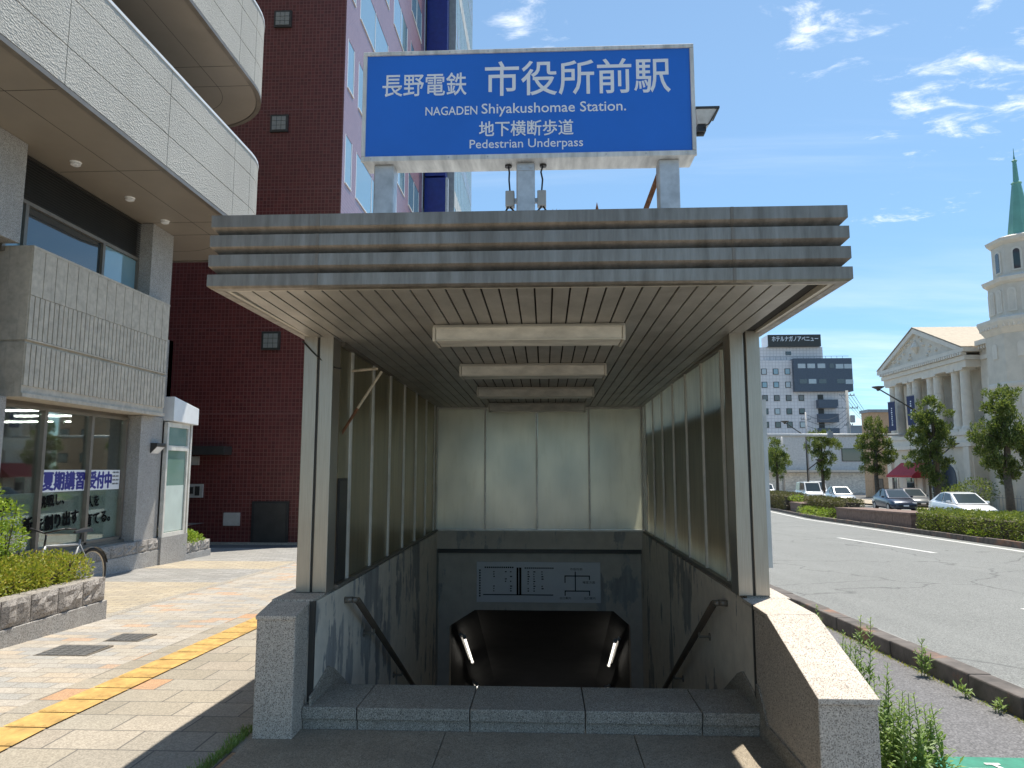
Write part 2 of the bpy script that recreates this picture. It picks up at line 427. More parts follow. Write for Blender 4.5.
# yellow guide blocks with raised bars
s = MB()
y = -3.
while y < 26:
    z = G(y+.15); k = (G(y+.3)-G(y))
    x0, x1 = -3.40, -3.10
    s.add([(x0+.004, y+.007, G(y)+.010), (x1-.004, y+.007, G(y)+.010), (x1-.004, y+.293, G(y+.3)+.010), (x0+.004, y+.293, G(y+.3)+.010)], [(0,1,2,3)])
    for i in range(4):
        bx = x0 + .04 + i*.073
        a0, a1 = y+.02, y+.28
        s.add([(bx-.018, a0, G(a0)+.010), (bx+.018, a0, G(a0)+.010), (bx+.018, a1, G(a1)+.010), (bx-.018, a1, G(a1)+.010),
               (bx-.010, a0+.01, G(a0)+.015), (bx+.010, a0+.01, G(a0)+.015), (bx+.010, a1-.01, G(a1)+.015), (bx-.010, a1-.01, G(a1)+.015)],
              [(4,5,6,7), (0,1,5,4), (1,2,6,5), (2,3,7,6), (3,0,4,7)])
    y += .3
structure(s.build('tactile_strip', 'tactile_yellow', org=(0, 0, 0)))
# road
s = MB(); strip(s, 3.28, 0, -60, 400, 0, None, XM)
structure(s.build('road', 'road_asphalt', org=(0, 0, 0)))
s = MB(); strip(s, 0, 0, -60, 400, 0, lambda y: XM(y)+2.2, lambda y: XM(y)+10.2)
structure(s.build('road', 'road_asphalt', org=(0, 0, 0)))
s = MB(); strip(s, 3.28, 3.60, -60, 300, .004)
structure(s.build('gutter', 'gutter', org=(0, 0, 0)))
s = MB(); strip(s, 0, 0, -60, 300, .004, lambda y: XM(y)-.55, lambda y: XM(y)-.4)
for y0 in (-.4, 18.1, 34., 50., 66., 82.): strip(s, 9.40, 9.53, y0, y0+5.8, .004)
strip(s, 6.02, 6.14, 5.0, 9.6, .004)
structure(s.build('road_marking', 'paint_white', org=(0, 0, 0)))
# kerbs: separate stones in one run
def kerb(mb, fx, w, h, y0, y1, L=.6, jit=.006, seed=1):
    rr = random.Random(seed); y = y0
    while y < y1:
        e = min(y+L-.008, y1); a = rr.uniform(-jit, jit); b = rr.uniform(-jit, jit)
        xa, xb = fx(y)+a, fx(e)+a
        za, zb = G(y), G(e)
        mb.add([(xa, y, za-.1), (xa+w, y, za-.1), (xb+w, e, zb-.1), (xb, e, zb-.1), (xa, y, za+h+b), (xa+w-.02, y, za+h+b), (xb+w-.02, e, zb+h+b), (xb, e, zb+h+b)],
               [(4,5,6,7), (0,1,5,4), (1,2,6,5), (2,3,7,6), (3,0,4,7)])
        y += L
s = MB(); kerb(s, lambda y: 3.1, .19, .14, -10, 70)
structure(s.build('kerb', 'kerb_old', bevel=.012, org=(0, 0, 0)))
s = MB(); kerb(s, XM, .2, .16, 0, 160, 1.2, .01, 3); kerb(s, lambda y: XM(y)+2.0, .2, .16, 0, 160, 1.2, .01, 4)
structure(s.build('kerb', 'kerb_old', org=(0, 0, 0)))
s = MB(); strip(s, 0, 0, 0, 160, .12, lambda y: XM(y)+.2, lambda y: XM(y)+2.0)
structure(s.build('median_bed', 'soil', org=(0, 0, 0)))
s = MB(); strip(s, 0, 0, -20, 300, .12, lambda y: XM(y)+10.2, lambda y: XM(y)+14.2)
structure(s.build('far_sidewalk', 'paving_lot_beige', org=(0, 0, 0)))

# green cycle mark painted on the side path
t = thing('cycle_mark', 'green painted panel with white bicycle symbol on the grey side path', 'road mark', (2.3, 4.15, G(4.1)+.006))
MB().box(2.02, 2.66, 3.5, 4.30, .0065, .009).build('green_panel', 'paint_green', t)
b = MB()
for cx in (2.16, 2.5):
    for i in range(20):
        a0, a1 = 2*math.pi*i/20, 2*math.pi*(i+1)/20
        b.quad((cx+.085*math.cos(a0), 3.95+.085*math.sin(a0), .0105), (cx+.11*math.cos(a0), 3.95+.11*math.sin(a0), .0105), (cx+.11*math.cos(a1), 3.95+.11*math.sin(a1), .0105), (cx+.085*math.cos(a1), 3.95+.085*math.sin(a1), .0105))
def flat(mb, p, q, w, z):
    d = Vector((q[0]-p[0], q[1]-p[1])).normalized(); nn = (-d.y*w/2, d.x*w/2)
    mb.quad((p[0]-nn[0], p[1]-nn[1], z), (q[0]-nn[0], q[1]-nn[1], z), (q[0]+nn[0], q[1]+nn[1], z), (p[0]+nn[0], p[1]+nn[1], z))
for i, (p, q) in enumerate((((2.16,3.95),(2.26,4.13)), ((2.26,4.13),(2.44,4.13)), ((2.44,4.13),(2.5,3.95)), ((2.26,4.13),(2.33,3.95)), ((2.33,3.95),(2.44,4.13)), ((2.44,4.13),(2.42,4.20)), ((2.38,4.20),(2.46,4.20)))):
    flat(b, p, q, .024, .0112 + i*.0003)
b.build('bicycle_symbol', 'paint_white', t)

# manhole covers
for i, (x, y, w_, l_, lab) in enumerate(((-4.36, 6.62, .5, .40, 'larger dark grey square manhole cover in the colourful paving'), (-4.18, 7.22, .36, .34, 'smaller dark manhole cover in the paving, the farther of two'))):
    t = thing('manhole_cover', lab, 'manhole cover', (x, y, G(y)), 'manhole covers in the pavement')
    z = G(y)+.006
    m = MB(); m.box(x-w_/2, x+w_/2, y-l_/2, y+l_/2, z-.02, z+.002); m.build('rim', 'frame_bronze', t)
    m = MB()
    for a in range(5):
        for c_ in range(5):
            m.box(x-w_/2+.02+a*(w_-.04)/5, x-w_/2+.012+(a+1)*(w_-.04)/5, y-l_/2+.02+c_*(l_-.04)/5, y-l_/2+.012+(c_+1)*(l_-.04)/5, z+.001, z+.006)
    m.build('plate', 'lot_asphalt', t)

# ------------------------------------------------------------------ station entrance: stairwell walls, steps
XL, XR = -1.48, 1.30                     # inner faces of the stairwell
# landing slab + steps (structure)
s = MB()
for (x0, x1) in ((-1.76, -.618), (-.614, .523), (.527, 1.288)):
    for (y0, y1) in ((1.2, 2.353), (2.357, 3.503), (3.507, 4.548)): s.box(x0, x1, y0, y1, -.12, .012)
structure(s.build('landing', 'granite_floor', bevel=.004, org=(0, 0, 0)))
t = thing('entrance_step', 'grey speckled granite doorstep of five slabs at the underpass mouth', 'step', (-.1, 4.55, 0))
js = [XL-.035, -1.17, -.47, .235, .94, XR+.0]
m = MB(); m2 = MB()
for a, b_ in zip(js, js[1:]):
    m.box(a+.003, b_-.003, 4.535, 5.02, .072, .145)
    m2.box(a+.003, b_-.003, 4.556, 5.0, .0, .070)
m.build('tread_slab', 'granite_dark', t, bevel=.006); m2.build('riser_slab', 'granite_dark', t, bevel=.003)
s = MB(); y, z = 5.02, .145
for i in range(30):
    z -= .165
    s.box(XL+.002, XR-.002, y+.003, y+.305, z-.25, z)
    y += .30
structure(s.build('stairs', 'granite_dark', org=(0, 0, 0)))
# stairwell walls
def skirting(mb, x0, x1, side):
    pts = [(4.56, .02), (4.56, .20), (4.62, .21), (4.93, .285), (5.05, .24), (12.0, .24-6.95*.55), (12.0, -3.9), (5.05, -.12)]
    mb.prism(pts, 'x', x0, x1)
t = thing('stairwell_wall', 'stained low wall with flaking paint on the sidewalk side of the stairs', 'wall', (-1.63, 7, -.1), 'low walls round the stairwell')
MB().box(XL-.27, XL, 4.62, 9.798, -5, .755).build('wall', 'stained_wall', t)
m = MB(); m.prism([(4.375, -.15), (4.61, -.15), (4.61, .735), (4.375, .70)], 'x', XL-.275, XL-.035); m.build('end_block', 'granite_pink', t, bevel=.006)
m = MB(); m.prism([(4.365, .698), (4.615, .738), (4.615, .765), (4.365, .722)], 'x', XL-.28, XL-.03); m.box(XL-.28, XL-.012, 4.618, 4.86, .757, .775); m.build('coping', 'granite_pink', t, bevel=.004)
m = MB(); skirting(m, XL+.001, XL+.018, 0); m.build('skirting', 'granite_dark', t, bevel=.003)
MB().box(XL-.03, XL+.006, 4.612, 4.634, .15, .765).build('joint_strip', 'frame_dark', t)
MB().box(XL-.275, XL-.02, 4.865, 9.8, .756, .775).build('sill', 'granite_dark', t)
t = thing('stairwell_wall', 'low granite wall with a sunlit coping sloping towards the kerb side', 'wall', (1.45, 6, -.1), 'low walls round the stairwell')
MB().box(XR, XR+.27, 4.62, 9.798, -5, .755).build('wall', 'stained_wall', t)
m = MB(); m.prism([(3.60, -.15), (4.615, -.15), (4.615, .735), (4.35, .735), (3.60, .495)], 'x', XR-.010, XR+.27); m.build('end_block', 'granite_pink', t, bevel=.006)
m = MB(); m.prism([(3.585, .495), (4.345, .738), (4.345, .765), (3.585, .523)], 'x', XR-.014, XR+.275)
m.box(XR-.014, XR+.275, 4.348, 4.86, .738, .765); m.box(XR+.17, XR+.30, 4.862, 9.8, .757, .766)
m.build('coping', 'granite_pink', t, bevel=.004)
m = MB(); skirting(m, XR-.018, XR-.001, 0); m.build('skirting', 'granite_dark', t, bevel=.003)
m = MB(); m.box(XR-.022, XR-.011, 3.61, 4.53, .0, .125); m.prism([(4.53, .0), (4.53, .125), (4.40, .125), (4.555, .30), (4.60, .30), (4.60, 0)][::1], 'x', XR-.020, XR-.0105); m.build('skirting', 'granite_dark', t)
MB().box(XR-.016, XR+.004, 4.618, 4.640, .15, .765).build('joint_strip', 'frame_dark', t)
MB().box(XR+.02, XR+.168, 4.865, 9.8, .756, .775).build('sill', 'granite_dark', t)
# back beam & portal wall
t = thing('portal_wall', 'shaded concrete wall over the tunnel mouth with dark damp patches', 'wall', (-.1, 9.9, -2.5))
MB().box(XL-.25, XR+.25, 9.8, 10.02, .535, .775).build('beam', 'stained_portal', t, bevel=.006)
m = MB(); zo = [( -1.322, -3.6), (-1.322, -.52), (-.975, -.305), (.915, -.305), (1.142, -.50), (1.142, -3.6)]
yb0, yb1 = 10.0, 10.2
def wallring(mb, out, inn):
    n_ = len(out)
    vs = [(p[0], yb0, p[1]) for p in out] + [(p[0], yb0, p[1]) for p in inn] + [(p[0], yb1, p[1]) for p in out] + [(p[0], yb1, p[1]) for p in inn]
    fs = []
    for i in range(n_-1):
        fs += [(i, i+1, n_+i+1, n_+i), (2*n_+i+1, 2*n_+i, 3*n_+i, 3*n_+i+1), (n_+i, n_+i+1, 3*n_+i+1, 3*n_+i)]
    mb.add(vs, fs)
wallring(m, [(XL-.002, -3.6), (XL-.002, .533), (-.975, .533), (.915, .533), (XR+.002, .533), (XR+.002, -3.6)], zo)
m.build('portal', 'stained_portal', t)
MB().box(XL-.001, XR+.001, 9.9, 9.998, .47, .534).build('painted_shadow', 'frame_dark', t)  # dark strip painted in for the shadow under the beam
for (a_, b_) in ((XL-.25, XL), (XR, XR+.25)): MB().box(a_, b_, 9.80, 10.30, -6, .533).build('return_wall', 'stained_wall', t)
for x in (XL, XR):
    pass
# tunnel beyond: descending octagonal lining
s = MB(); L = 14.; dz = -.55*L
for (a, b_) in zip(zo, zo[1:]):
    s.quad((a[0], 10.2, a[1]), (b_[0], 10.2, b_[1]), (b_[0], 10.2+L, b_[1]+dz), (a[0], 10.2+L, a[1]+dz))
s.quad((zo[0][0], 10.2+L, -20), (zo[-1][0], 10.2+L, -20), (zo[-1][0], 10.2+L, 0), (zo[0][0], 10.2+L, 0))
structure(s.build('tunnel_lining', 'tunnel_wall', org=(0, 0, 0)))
s = MB(); s.box(XL-.02, XR+.02, 9.7, 10.0, -5.2, -3.4)
# fluorescent tubes along the chamfers
def tubelight(x, y0, y1, z0, lab):
    t = thing('tube_lamp', lab, 'lamp', (x, (y0+y1)/2, z0-.5), 'lit tubes inside the tunnel')
    sg = 1 if x < 0 else -1
    z1 = z0 - .55*(y1-y0)
    MB().tube((x, y0, z0), (x, y1, z1), .016, None, 10).build('tube', 'tube_on', t)
    m = MB(); 
    m.tube((x-sg*.05, y0-.04, z0+.045), (x-sg*.05, y1+.04, z1+.045), .03, None, 4)
    m.tube((x, y0-.03, z0+.016), (x, y0+.01, z0-.006), .03); m.tube((x, y1-.01, z1+.006), (x, y1+.03, z1-.016), .03)
    m.build('housing', 'grey_box', t)
tubelight(-1.17, 10.50, 11.68, -.78, 'upper lit fluorescent tube on the left tunnel haunch')
tubelight(.99, 10.62, 11.80, -.84, 'upper lit fluorescent tube on the right tunnel haunch')
tubelight(-1.17, 12.42, 13.6, -1.98, 'lower lit tube on the left, only its tip above the step')
tubelight(.99, 12.48, 13.66, -2.02, 'lower lit tube on the right, only its tip above the step')
# map board above the tunnel mouth
t = thing('map_board', 'pale station layout board with timetable grid and line diagram above the tunnel', 'sign', (-.1, 9.985, -.19))
MB().box(-.95, .745, 9.972, 9.996, -.195, .345).build('panel', 'map_white', t, bevel=.003)
m = MB(); Y = 9.966
def bar(x0, x1, z0, z1, k=0): m.box(x0, x1, Y-k*.001, 9.974, z0, z1)
bar(-.40, -.375, -.10, .27); bar(-.365, -.335, -.10, .27); bar(-.86, .10, -.10, -.088)
for i in range(14): bar(-.84+i*.029, -.82+i*.029, .262, .280)
for i in range(15): bar(-.29+i*.027, -.272+i*.027, .255, .272)
for i in range(11): bar(-.915, -.895, -.12+i*.034, -.10+i*.034)
rr = random.Random(4)
for x in (-.72, -.56, -.49, -.25, -.17, -.06):
    for i in range(9):
        if rr.random() < .75: bar(x, x+rr.uniform(.012, .03), -.05+i*.032, -.036+i*.032)
bar(.255, .60, .155, .168, 1); bar(.395, .408, -.03, .22, 2); bar(.255, .60, -.045, -.032, 1); bar(.255, .268, .07, .156); bar(.587, .60, .11, .156); bar(.255, .268, -.10, -.044); bar(.587, .60, -.10, -.044)
m.build('diagram', 'letter_black', t)
for i, (bd, x, z, w_) in enumerate((('市役所前', .33, .235, .17), ('権堂方面', .50, .06, .17), ('出口案内', .19, -.15, .15), ('出口案内', .52, -.15, .15))):
    text_obj('lettering', bd, (x, 9.972, z), (1, 0, 0), (0, 0, 1), w_, .034, 'letter_black', t, .002)

# handrails
def handrail(x, xw, sg, lab):
    t = thing('handrail', lab, 'handrail', (x, 5.3, -.3), 'stair handrails')
    p0 = (x, 5.36, .64); p1 = (x, 9.6, .64-4.24*.545)
    MB().path([p0, p1], .025, 10).build('rail', 'rail_brown', t, smooth=True)
    m = MB(); m.path([(xw, 5.31, .650), (x-sg*.03, 5.32, .652), p0], .023, 10); m.build('return_end', 'frame_bronze', t, smooth=True)
    for yy in (5.9, 7.1, 8.3, 9.4):
        z = .64-(yy-5.36)*.545
        m = MB(); m.tube((x, yy, z-.01), (x, yy, z-.06), .009); m.tube((x, yy, z-.06), (xw, yy, z-.06), .009); m.tube((xw+sg*.0, yy, z-.06), (xw+sg*.008, yy, z-.06), .03, None, 12)
        m.build('bracket', 'frame_bronze', t)
handrail(XL+.085, XL, 1, 'dark metal handrail on the left stairwell wall')
handrail(XR-.085, XR, -1, 'dark metal handrail on the right stairwell wall')

# ------------------------------------------------------------------ canopy
cn = thing('entrance_canopy', 'bronze ribbed metal canopy with glazed sides sheltering the underpass stairs', 'canopy', (-.1, 6.7, .76))
RX0, RX1, RY0, RY1 = -1.735, 1.522, 3.53, 10.6  # roof lengthened at the unseen back to keep sun off the back panels
prof = [(-.05, 2.535), (.0, 2.535), (.014, 2.545)]     # (outward, z): four bands split by V grooves
z = 2.545
for i in range(4):
    h_ = .062 if i < 3 else .064
    prof += [(.014 - i*.002, z+h_)]; z += h_
    if i < 3: prof += [(-.026, z+.003), (-.029, z+.007), (.012 - i*.002, z+.044)]; z += .044
prof += [(-.10, z+.001)]
ZT = z
def ring_extrude(mb, prof, x0, x1, y0, y1):
    k = len(prof); vs = []
    for d, z_ in prof: vs += [(x0-d, y0-d, z_), (x1+d, y0-d, z_), (x1+d, y1+d, z_), (x0-d, y1+d, z_)]
    fs = []
    for j in range(k-1):
        for i in range(4):
            a, b_ = j*4+i, j*4+(i+1) % 4
            fs.append((a, b_, b_+4, a+4))
    mb.add(vs, fs)
m = MB(); ring_extrude(m, prof, RX0, RX1, RY0, RY1); fas = m.build('fascia', 'fascia_metal', cn)
for x in (-1.175, .955):
    m = MB(); m.prism([(RY0-d-.003, z_) for d, z_ in prof[1:-1]] + [(RY0+.08, 2.90), (RY0+.08, 2.55)], 'x', x-.008, x+.008)
    m.build('seam_strip', 'frame_bronze', fas)
MB().box(RX0-.0, RX1+.0, RY0-.0, RY1+.0, ZT-.012, ZT-.003).build('roof_sheet', 'grey_wall', cn)
# soffit border + planks
m = MB()
for (a, b_, c_, d_) in ((RX0+.045, RX1-.045, RY0+.045, RY0+.075), (RX0+.045, RX0+.075, RY0+.078, RY1-.045), (RX1-.075, RX1-.045, RY0+.078, RY1-.045)): m.box(a, b_, c_, d_, 2.538, 2.60)
m.build('soffit_edge', 'lamp_housing', cn)
m = MB(); m.prism([(RY0+.085, 2.568), (9.79, 2.480), (RY1-.06, 2.48), (RY1-.06, 2.60), (RY0+.085, 2.60)], 'x', RX0+.08, RX1-.08); m.build('ceiling_backing', 'dark_joint', cn)
m = MB(); x = RX0+.082; pw = .0945
while x+pw < RX1-.07:
    m.prism([(RY0+.085, 2.550), (9.79, 2.462), (9.79, 2.474), (RY0+.085, 2.562)], 'y' if 0 else 'x', x, x+pw-.010); x += pw
m.build('ceiling', 'ceiling_metal', cn, bevel=.002)
# pillars: two flanges and a recessed web
for (x0, x1) in ((-1.695, -1.485), (1.268, 1.472)):
    xm = (x0+x1)/2
    m = MB(); m.box(x0, xm-.008, 4.87, 5.05, .776, 2.55); m.box(xm+.008, x1, 4.87, 5.05, .776, 2.55)
    p = m.build('pillar', 'steel', cn, bevel=.005)
    MB().box(xm-.012, xm+.012, 4.888, 5.04, .776, 2.55).build('groove', 'frame_dark', p)
for (x0, x1) in ((-1.695, -1.52), (1.33, 1.472)):
    MB().box(x0, x1, 9.72, 9.84, .776, 2.55).build('pillar', 'steel', cn, bevel=.005)
# side glazing
ysL = [5.07, 5.385, 6.03, 6.69, 7.35, 8.03, 8.72, 9.20, 9.70]
ysR = [5.07, 5.345, 6.09, 6.93, 7.78, 8.56, 9.14, 9.61, 9.74]
ys = [5.07, 5.37, 6.06, 6.75, 7.44, 8.13, 8.82, 9.50, 9.72]
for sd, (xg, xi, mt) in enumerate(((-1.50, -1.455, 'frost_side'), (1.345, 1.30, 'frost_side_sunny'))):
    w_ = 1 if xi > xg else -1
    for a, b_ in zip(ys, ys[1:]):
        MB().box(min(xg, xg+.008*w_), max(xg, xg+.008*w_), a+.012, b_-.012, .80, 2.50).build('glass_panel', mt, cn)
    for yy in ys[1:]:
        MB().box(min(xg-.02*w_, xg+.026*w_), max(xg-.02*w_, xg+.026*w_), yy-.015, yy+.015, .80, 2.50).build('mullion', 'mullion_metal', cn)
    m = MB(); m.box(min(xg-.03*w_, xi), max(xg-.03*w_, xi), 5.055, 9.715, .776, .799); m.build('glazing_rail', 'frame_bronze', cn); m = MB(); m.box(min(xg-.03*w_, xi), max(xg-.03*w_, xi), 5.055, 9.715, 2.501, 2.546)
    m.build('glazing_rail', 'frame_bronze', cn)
# back glazing
xs = [-1.50, -.825, -.115, .60, 1.318]
for a, b_ in zip(xs, xs[1:]): MB().box(a+.012, b_-.012, 9.80, 9.808, .80, 2.455).build('glass_panel', 'frost_back', cn)
for x in xs: MB().box(x-.011, x+.011, 9.775, 9.825, .80, 2.50).build('mullion', 'mullion_metal', cn)
MB().box(-1.50, 1.318, 9.772, 9.828, .776, .798).build('glazing_rail', 'mullion_metal', cn); m = MB(); m.box(-1.50, 1.318, 9.772, 9.828, 2.436, 2.50); m.box(-1.52, 1.33, 9.76, 9.83, 2.501, 2.546); m.build('glazing_rail', 'mullion_metal', cn)
# board hung outside the right glazing; left dark sheet stands in for one behind
t = thing('notice_board', 'pale framed board fixed outside the right glazing, seen edge on by the pillar', 'notice board', (1.52, 7.3, .95))
MB().box(1.492, 1.512, 4.96, 9.55, .97, 2.06).build('panel', 'grey_wall', t)
m = MB(); m.box(1.488, 1.516, 4.93, 4.958, .95, 2.08); m.box(1.488, 1.516, 9.552, 9.58, .95, 2.08); m.box(1.375, 1.516, 4.96, 9.55, 2.062, 2.08); m.box(1.488, 1.516, 4.96, 9.55, .95, .968); m.build('frame', 'pole_white', t)  # deep top cap added to block sun between board and glass
t = thing('dark_board', 'narrow dark sheet standing in for a board seen through the left glazing', 'board', (-1.485, 5.2, .80))
MB().box(-1.491, -1.478, 5.075, 5.29, .802, 1.54).build('panel', 'black_plastic', t, bevel=.002)
MB().box(-1.477, -1.473, 5.085, 5.28, .82, 1.52).build('face', 'frame_dark', t)

# ceiling light boxes
words_ = ['nearest and widest-looking ceiling light box under the canopy', 'second ceiling light box from the canopy mouth, cover scuffed white', 'third ceiling light box from the canopy mouth, hazy cover', 'farthest ceiling light box, just before the frosted back glass']
for i, yc in enumerate((4.60, 6.16, 7.72, 9.30)):
    t = thing('ceiling_light', words_[i], 'ceiling light', (-.11, yc, 2.548-(yc-3.6)*.0142), 'light boxes on the canopy ceiling')
    x0, x1 = (-.72, .515) if i == 0 else (-.735, .53)
    q = (yc-3.6)*.0142
    m = MB(); m.box(x0, x1, yc-.10, yc+.10, 2.528-q, 2.5495-q); m.box(x0, x0+.018, yc-.135, yc+.135, 2.435-q, 2.527-q); m.box(x1-.018, x1, yc-.135, yc+.135, 2.435-q, 2.527-q)
    m.build('housing', 'lamp_housing', t, bevel=.003)
    MB().box(x0+.019, x1-.019, yc-.125, yc+.125, 2.442-q, 2.527-q).build('cover', 'lamp_cover', t, bevel=.008)
    m = MB(); m.box(x0+.02, x1-.02, yc-.134, yc-.126, 2.438-q, 2.447-q); m.box(x0+.02, x1-.02, yc-.134, yc-.126, 2.519-q, 2.5275-q); m.build('trim', 'lamp_housing', t)

# loose wooden strip and cable by the left pillar
t = thing('loose_strip', 'broken pale wooden strip with rusty lower end leaning across the left glazing', 'strip', (-1.40, 5.25, 1.80))
m = MB(); m.tube((-1.215, 5.20, 2.33), (-1.39, 5.20, 2.055), .010, None, 4); m.build('strip', 'wood_strip', t)
MB().tube((-1.391, 5.20, 2.054), (-1.535, 5.17, 1.80), .0115, .009, 4).build('rusty_end', 'rust', t)
MB().tube((-1.44, 5.20, 2.335), (-1.245, 5.20, 2.352), .010, None, 4).build('bracket_arm', 'wood_strip', t)
m = MB(); pts = []
for i in range(13):
    k = i/12; pts.append((-1.70+.27*k, 4.85+.05*k, 2.50-.22*math.sin(k*1.5)+.03*k))
m.path(pts, .006, 6)
tag(m.build('cable', 'black_plastic'), 'thin black cable sagging past the top of the left pillar', 'cable')

# ------------------------------------------------------------------ station sign on the roof
sg = thing('station_sign', 'large blue box sign with white Japanese station name on three square posts', 'sign', (-.1, 4.3, 2.91))
SX0, SX1, SZ0, SZ1 = -1.138, .935, 3.518, 4.240
m = MB(); m.box(SX0, SX1, 4.214, 4.392, SZ0, SZ1); body = m.build('box', 'sign_metal', sg, bevel=.008)
m = MB(); fw = .021
m.box(SX0-.004, SX1+.004, 4.193, 4.213, SZ1-fw, SZ1+.004); m.box(SX0-.004, SX1+.004, 4.193, 4.213, SZ0-.004, SZ0+fw+.008); m.box(SX0-.004, SX0+fw, 4.193, 4.213, SZ0+fw+.009, SZ1-fw-.001); m.box(SX1-fw, SX1+.004, 4.193, 4.213, SZ0+fw+.009, SZ1-fw-.001)
m.build('frame', 'sign_metal', sg, bevel=.003)
MB().box(SX0+fw-.002, SX1-fw+.002, 4.203, 4.2135, SZ0+fw, SZ1-fw).build('face', 'sign_blue', sg)
m = MB()
for k in range(9):
    for zz in (SZ0+.012, SZ1-.010): m.tube((SX0+.06+k*.244, 4.193, zz), (SX0+.06+k*.244, 4.189, zz), .005, None, 6)
m.build('screw', 'galvanised', sg)
def st(body_, u0, u1, v0, v1, bold=0.):
    X = lambda u, v: -1.135 + (u-(365-(v-54)*.04))*(2.072/328)
    Z = lambda v: 4.244 - (v-50)*.00669
    text_obj('lettering', body_, (X(u0, v1), 4.2028, Z(v1)), (1, 0, 0), (0, 0, 1), (u1-u0)*(2.072/329), (v1-v0)*.00669, 'sign_letter', sg, .002, bold)
st('長野電鉄', 382, 467, 72, 95, .008); st('市役所前駅', 485, 669, 62, 97, .008)
st('NAGADEN', 425, 477, 106, 114.5, .006); st('Shiyakushomae Station.', 481, 624, 104, 117, .006)
st('地下横断歩道', 478, 571, 121.5, 136.5, .014); st('Pedestrian Underpass', 468, 580, 139.5, 150.5, .004)
for x0 in (-1.072, -.17, .714):
    p = MB().box(x0, x0+.128 if x0 != -.17 else x0+.115, 4.25, 4.36, 2.91, 3.517).build('post', 'galvanised', sg, bevel=.008)
    m = MB(); m.box(x0-.02, x0+.15, 4.22, 4.39, 2.9095, 2.922)
    m.build('base_plate', 'galvanised', p)
m = MB(); m.box(-.165, -.06, 4.246, 4.2495, 3.46, 3.50)
for x in (-.145, -.08): m.tube((x, 4.246, 3.48), (x, 4.238, 3.48), .008, None, 6)
m.build('bolt_plate', 'galvanised', sg)
MB().tube((.53, 4.50, 2.93), (.74, 4.40, 3.49), .018, None, 4).build('brace', 'rust', sg)
for sx, lab in ((-1, 'small grey cable box clipped left of the middle sign post'), (1, 'small grey cable box clipped right of the middle sign post')):
    cx = -.1125 + sx*.10
    t = thing('junction_box', lab, 'junction box', (cx, 4.30, 3.26), 'cable boxes under the sign')
    m = MB(); m.box(cx-.028, cx+.028, 4.28, 4.34, 3.245, 3.345); m.build('case', 'grey_box', t, bevel=.005)
    m = MB(); m.box(min(cx-sx*.028, cx-sx*.05), max(cx-sx*.028, cx-sx*.05), 4.30, 4.32, 3.27, 3.30); m.build('clip', 'galvanised', t)
    m = MB(); m.path([(cx+sx*.01, 4.30, 3.517), (cx-.004, 4.30, 3.47), (cx+.006*sx, 4.30, 3.42), (cx, 4.30, 3.345)], .006, 6)
    m.path([(cx, 4.30, 3.245), (cx-.03*sx, 4.30, 3.21), (cx-.025*sx, 4.29, 3.15), (cx+.01, 4.29, 3.12), (cx+.035*sx, 4.30, 3.16), (cx+.03*sx, 4.30, 3.21), (cx+.01*sx, 4.30, 3.245)], .006, 6)
    m.path([(cx+.01, 4.29, 3.12), (cx+.005, 4.29, 3.04)], .007, 6)
    m.tube((cx+sx*.01, 4.30, 3.505), (cx+sx*.01, 4.30, 3.518), .022, None, 10)
    m.build('cable', 'black_plastic', t)
# floodlight behind the sign at the right
t = thing('floodlight', 'dark floodlight on an arm sticking out right of the blue sign', 'floodlight', (1.03, 4.46, 3.78))
m = MB(); m.add([(.98, 4.40, 3.965), (1.165, 4.40, 3.975), (1.165, 4.60, 3.975), (.98, 4.60, 3.965), (1.0, 4.44, 3.86), (1.09, 4.44, 3.86), (1.09, 4.56, 3.86), (1.0, 4.56, 3.86)], [(3,2,1,0), (4,5,6,7), (0,1,5,4), (1,2,6,5), (2,3,7,6), (3,0,4,7)]); m.build('reflector', 'galvanised', t)
m = MB(); m.box(.975, 1.172, 4.39, 4.61, 3.967, 3.985); m.path([(1.16, 4.395, 3.965), (1.09, 4.43, 3.85), (1.05, 4.43, 3.83)], .006, 6); m.build('rim', 'frame_dark', t)
m = MB(); m.box(1.0, 1.07, 4.45, 4.55, 3.80, 3.859); m.tube((1.06, 4.5, 3.80), (.90, 4.5, 3.78), .016); m.tube((.90, 4.5, 3.78), (.90, 4.395, 3.78), .016); m.build('mount', 'black_plastic', t)
for o_ in t.children: o_.scale = (.78, .8, .78)
# spike and tiny weed on the roof
m = MB(); m.lathe((.356, 4.6, 2.91), [(.03, 0), (.028, .35), (.001, .47)], 6)
tag(m.build('lightning_spike', 'rust'), 'short rusty spike standing on the canopy roof', 'spike')
m = MB(); rr = random.Random(8)
for i in range(12):
    a = rr.uniform(0, 6.28); l = rr.uniform(.01, .03); bx = .08+rr.uniform(-.05, .05)
    m.tube((bx, 3.62, 2.91), (bx+l*math.cos(a), 3.62+l*.4*math.sin(a), 2.94+rr.uniform(.0, .03)), .003, .001, 4)
tag(m.build('dry_weed', 'rust'), 'dry sprig of weed growing on the canopy roof', 'weed')

# ------------------------------------------------------------------ left building
WX = -8.1; FX = -6.2
lb = thing('corner_building', 'light stone office block with rounded balconies, ribbed panels and corner shopfront', 'building', (-9, 5, -.3))
m = MB()
m.box(-20, WX-.35, -14, 14.1, 8.9, 26); m.box(-20, WX-.02, -14, 14.1, 3.0, 4.9); m.box(-20, -14.2, -14, 14.1, -.4, 9)
m.box(-14.2, -9.6, 17.5, 17.7, -.4, 4.9); m.box(-20, -9.6, 14.1, 17.7, 3.0, 4.9); m.box(-20, WX-.35, 13.5, 14.1, 4.9, 8.9)
m.build('wall', 'granite_grey', lb)
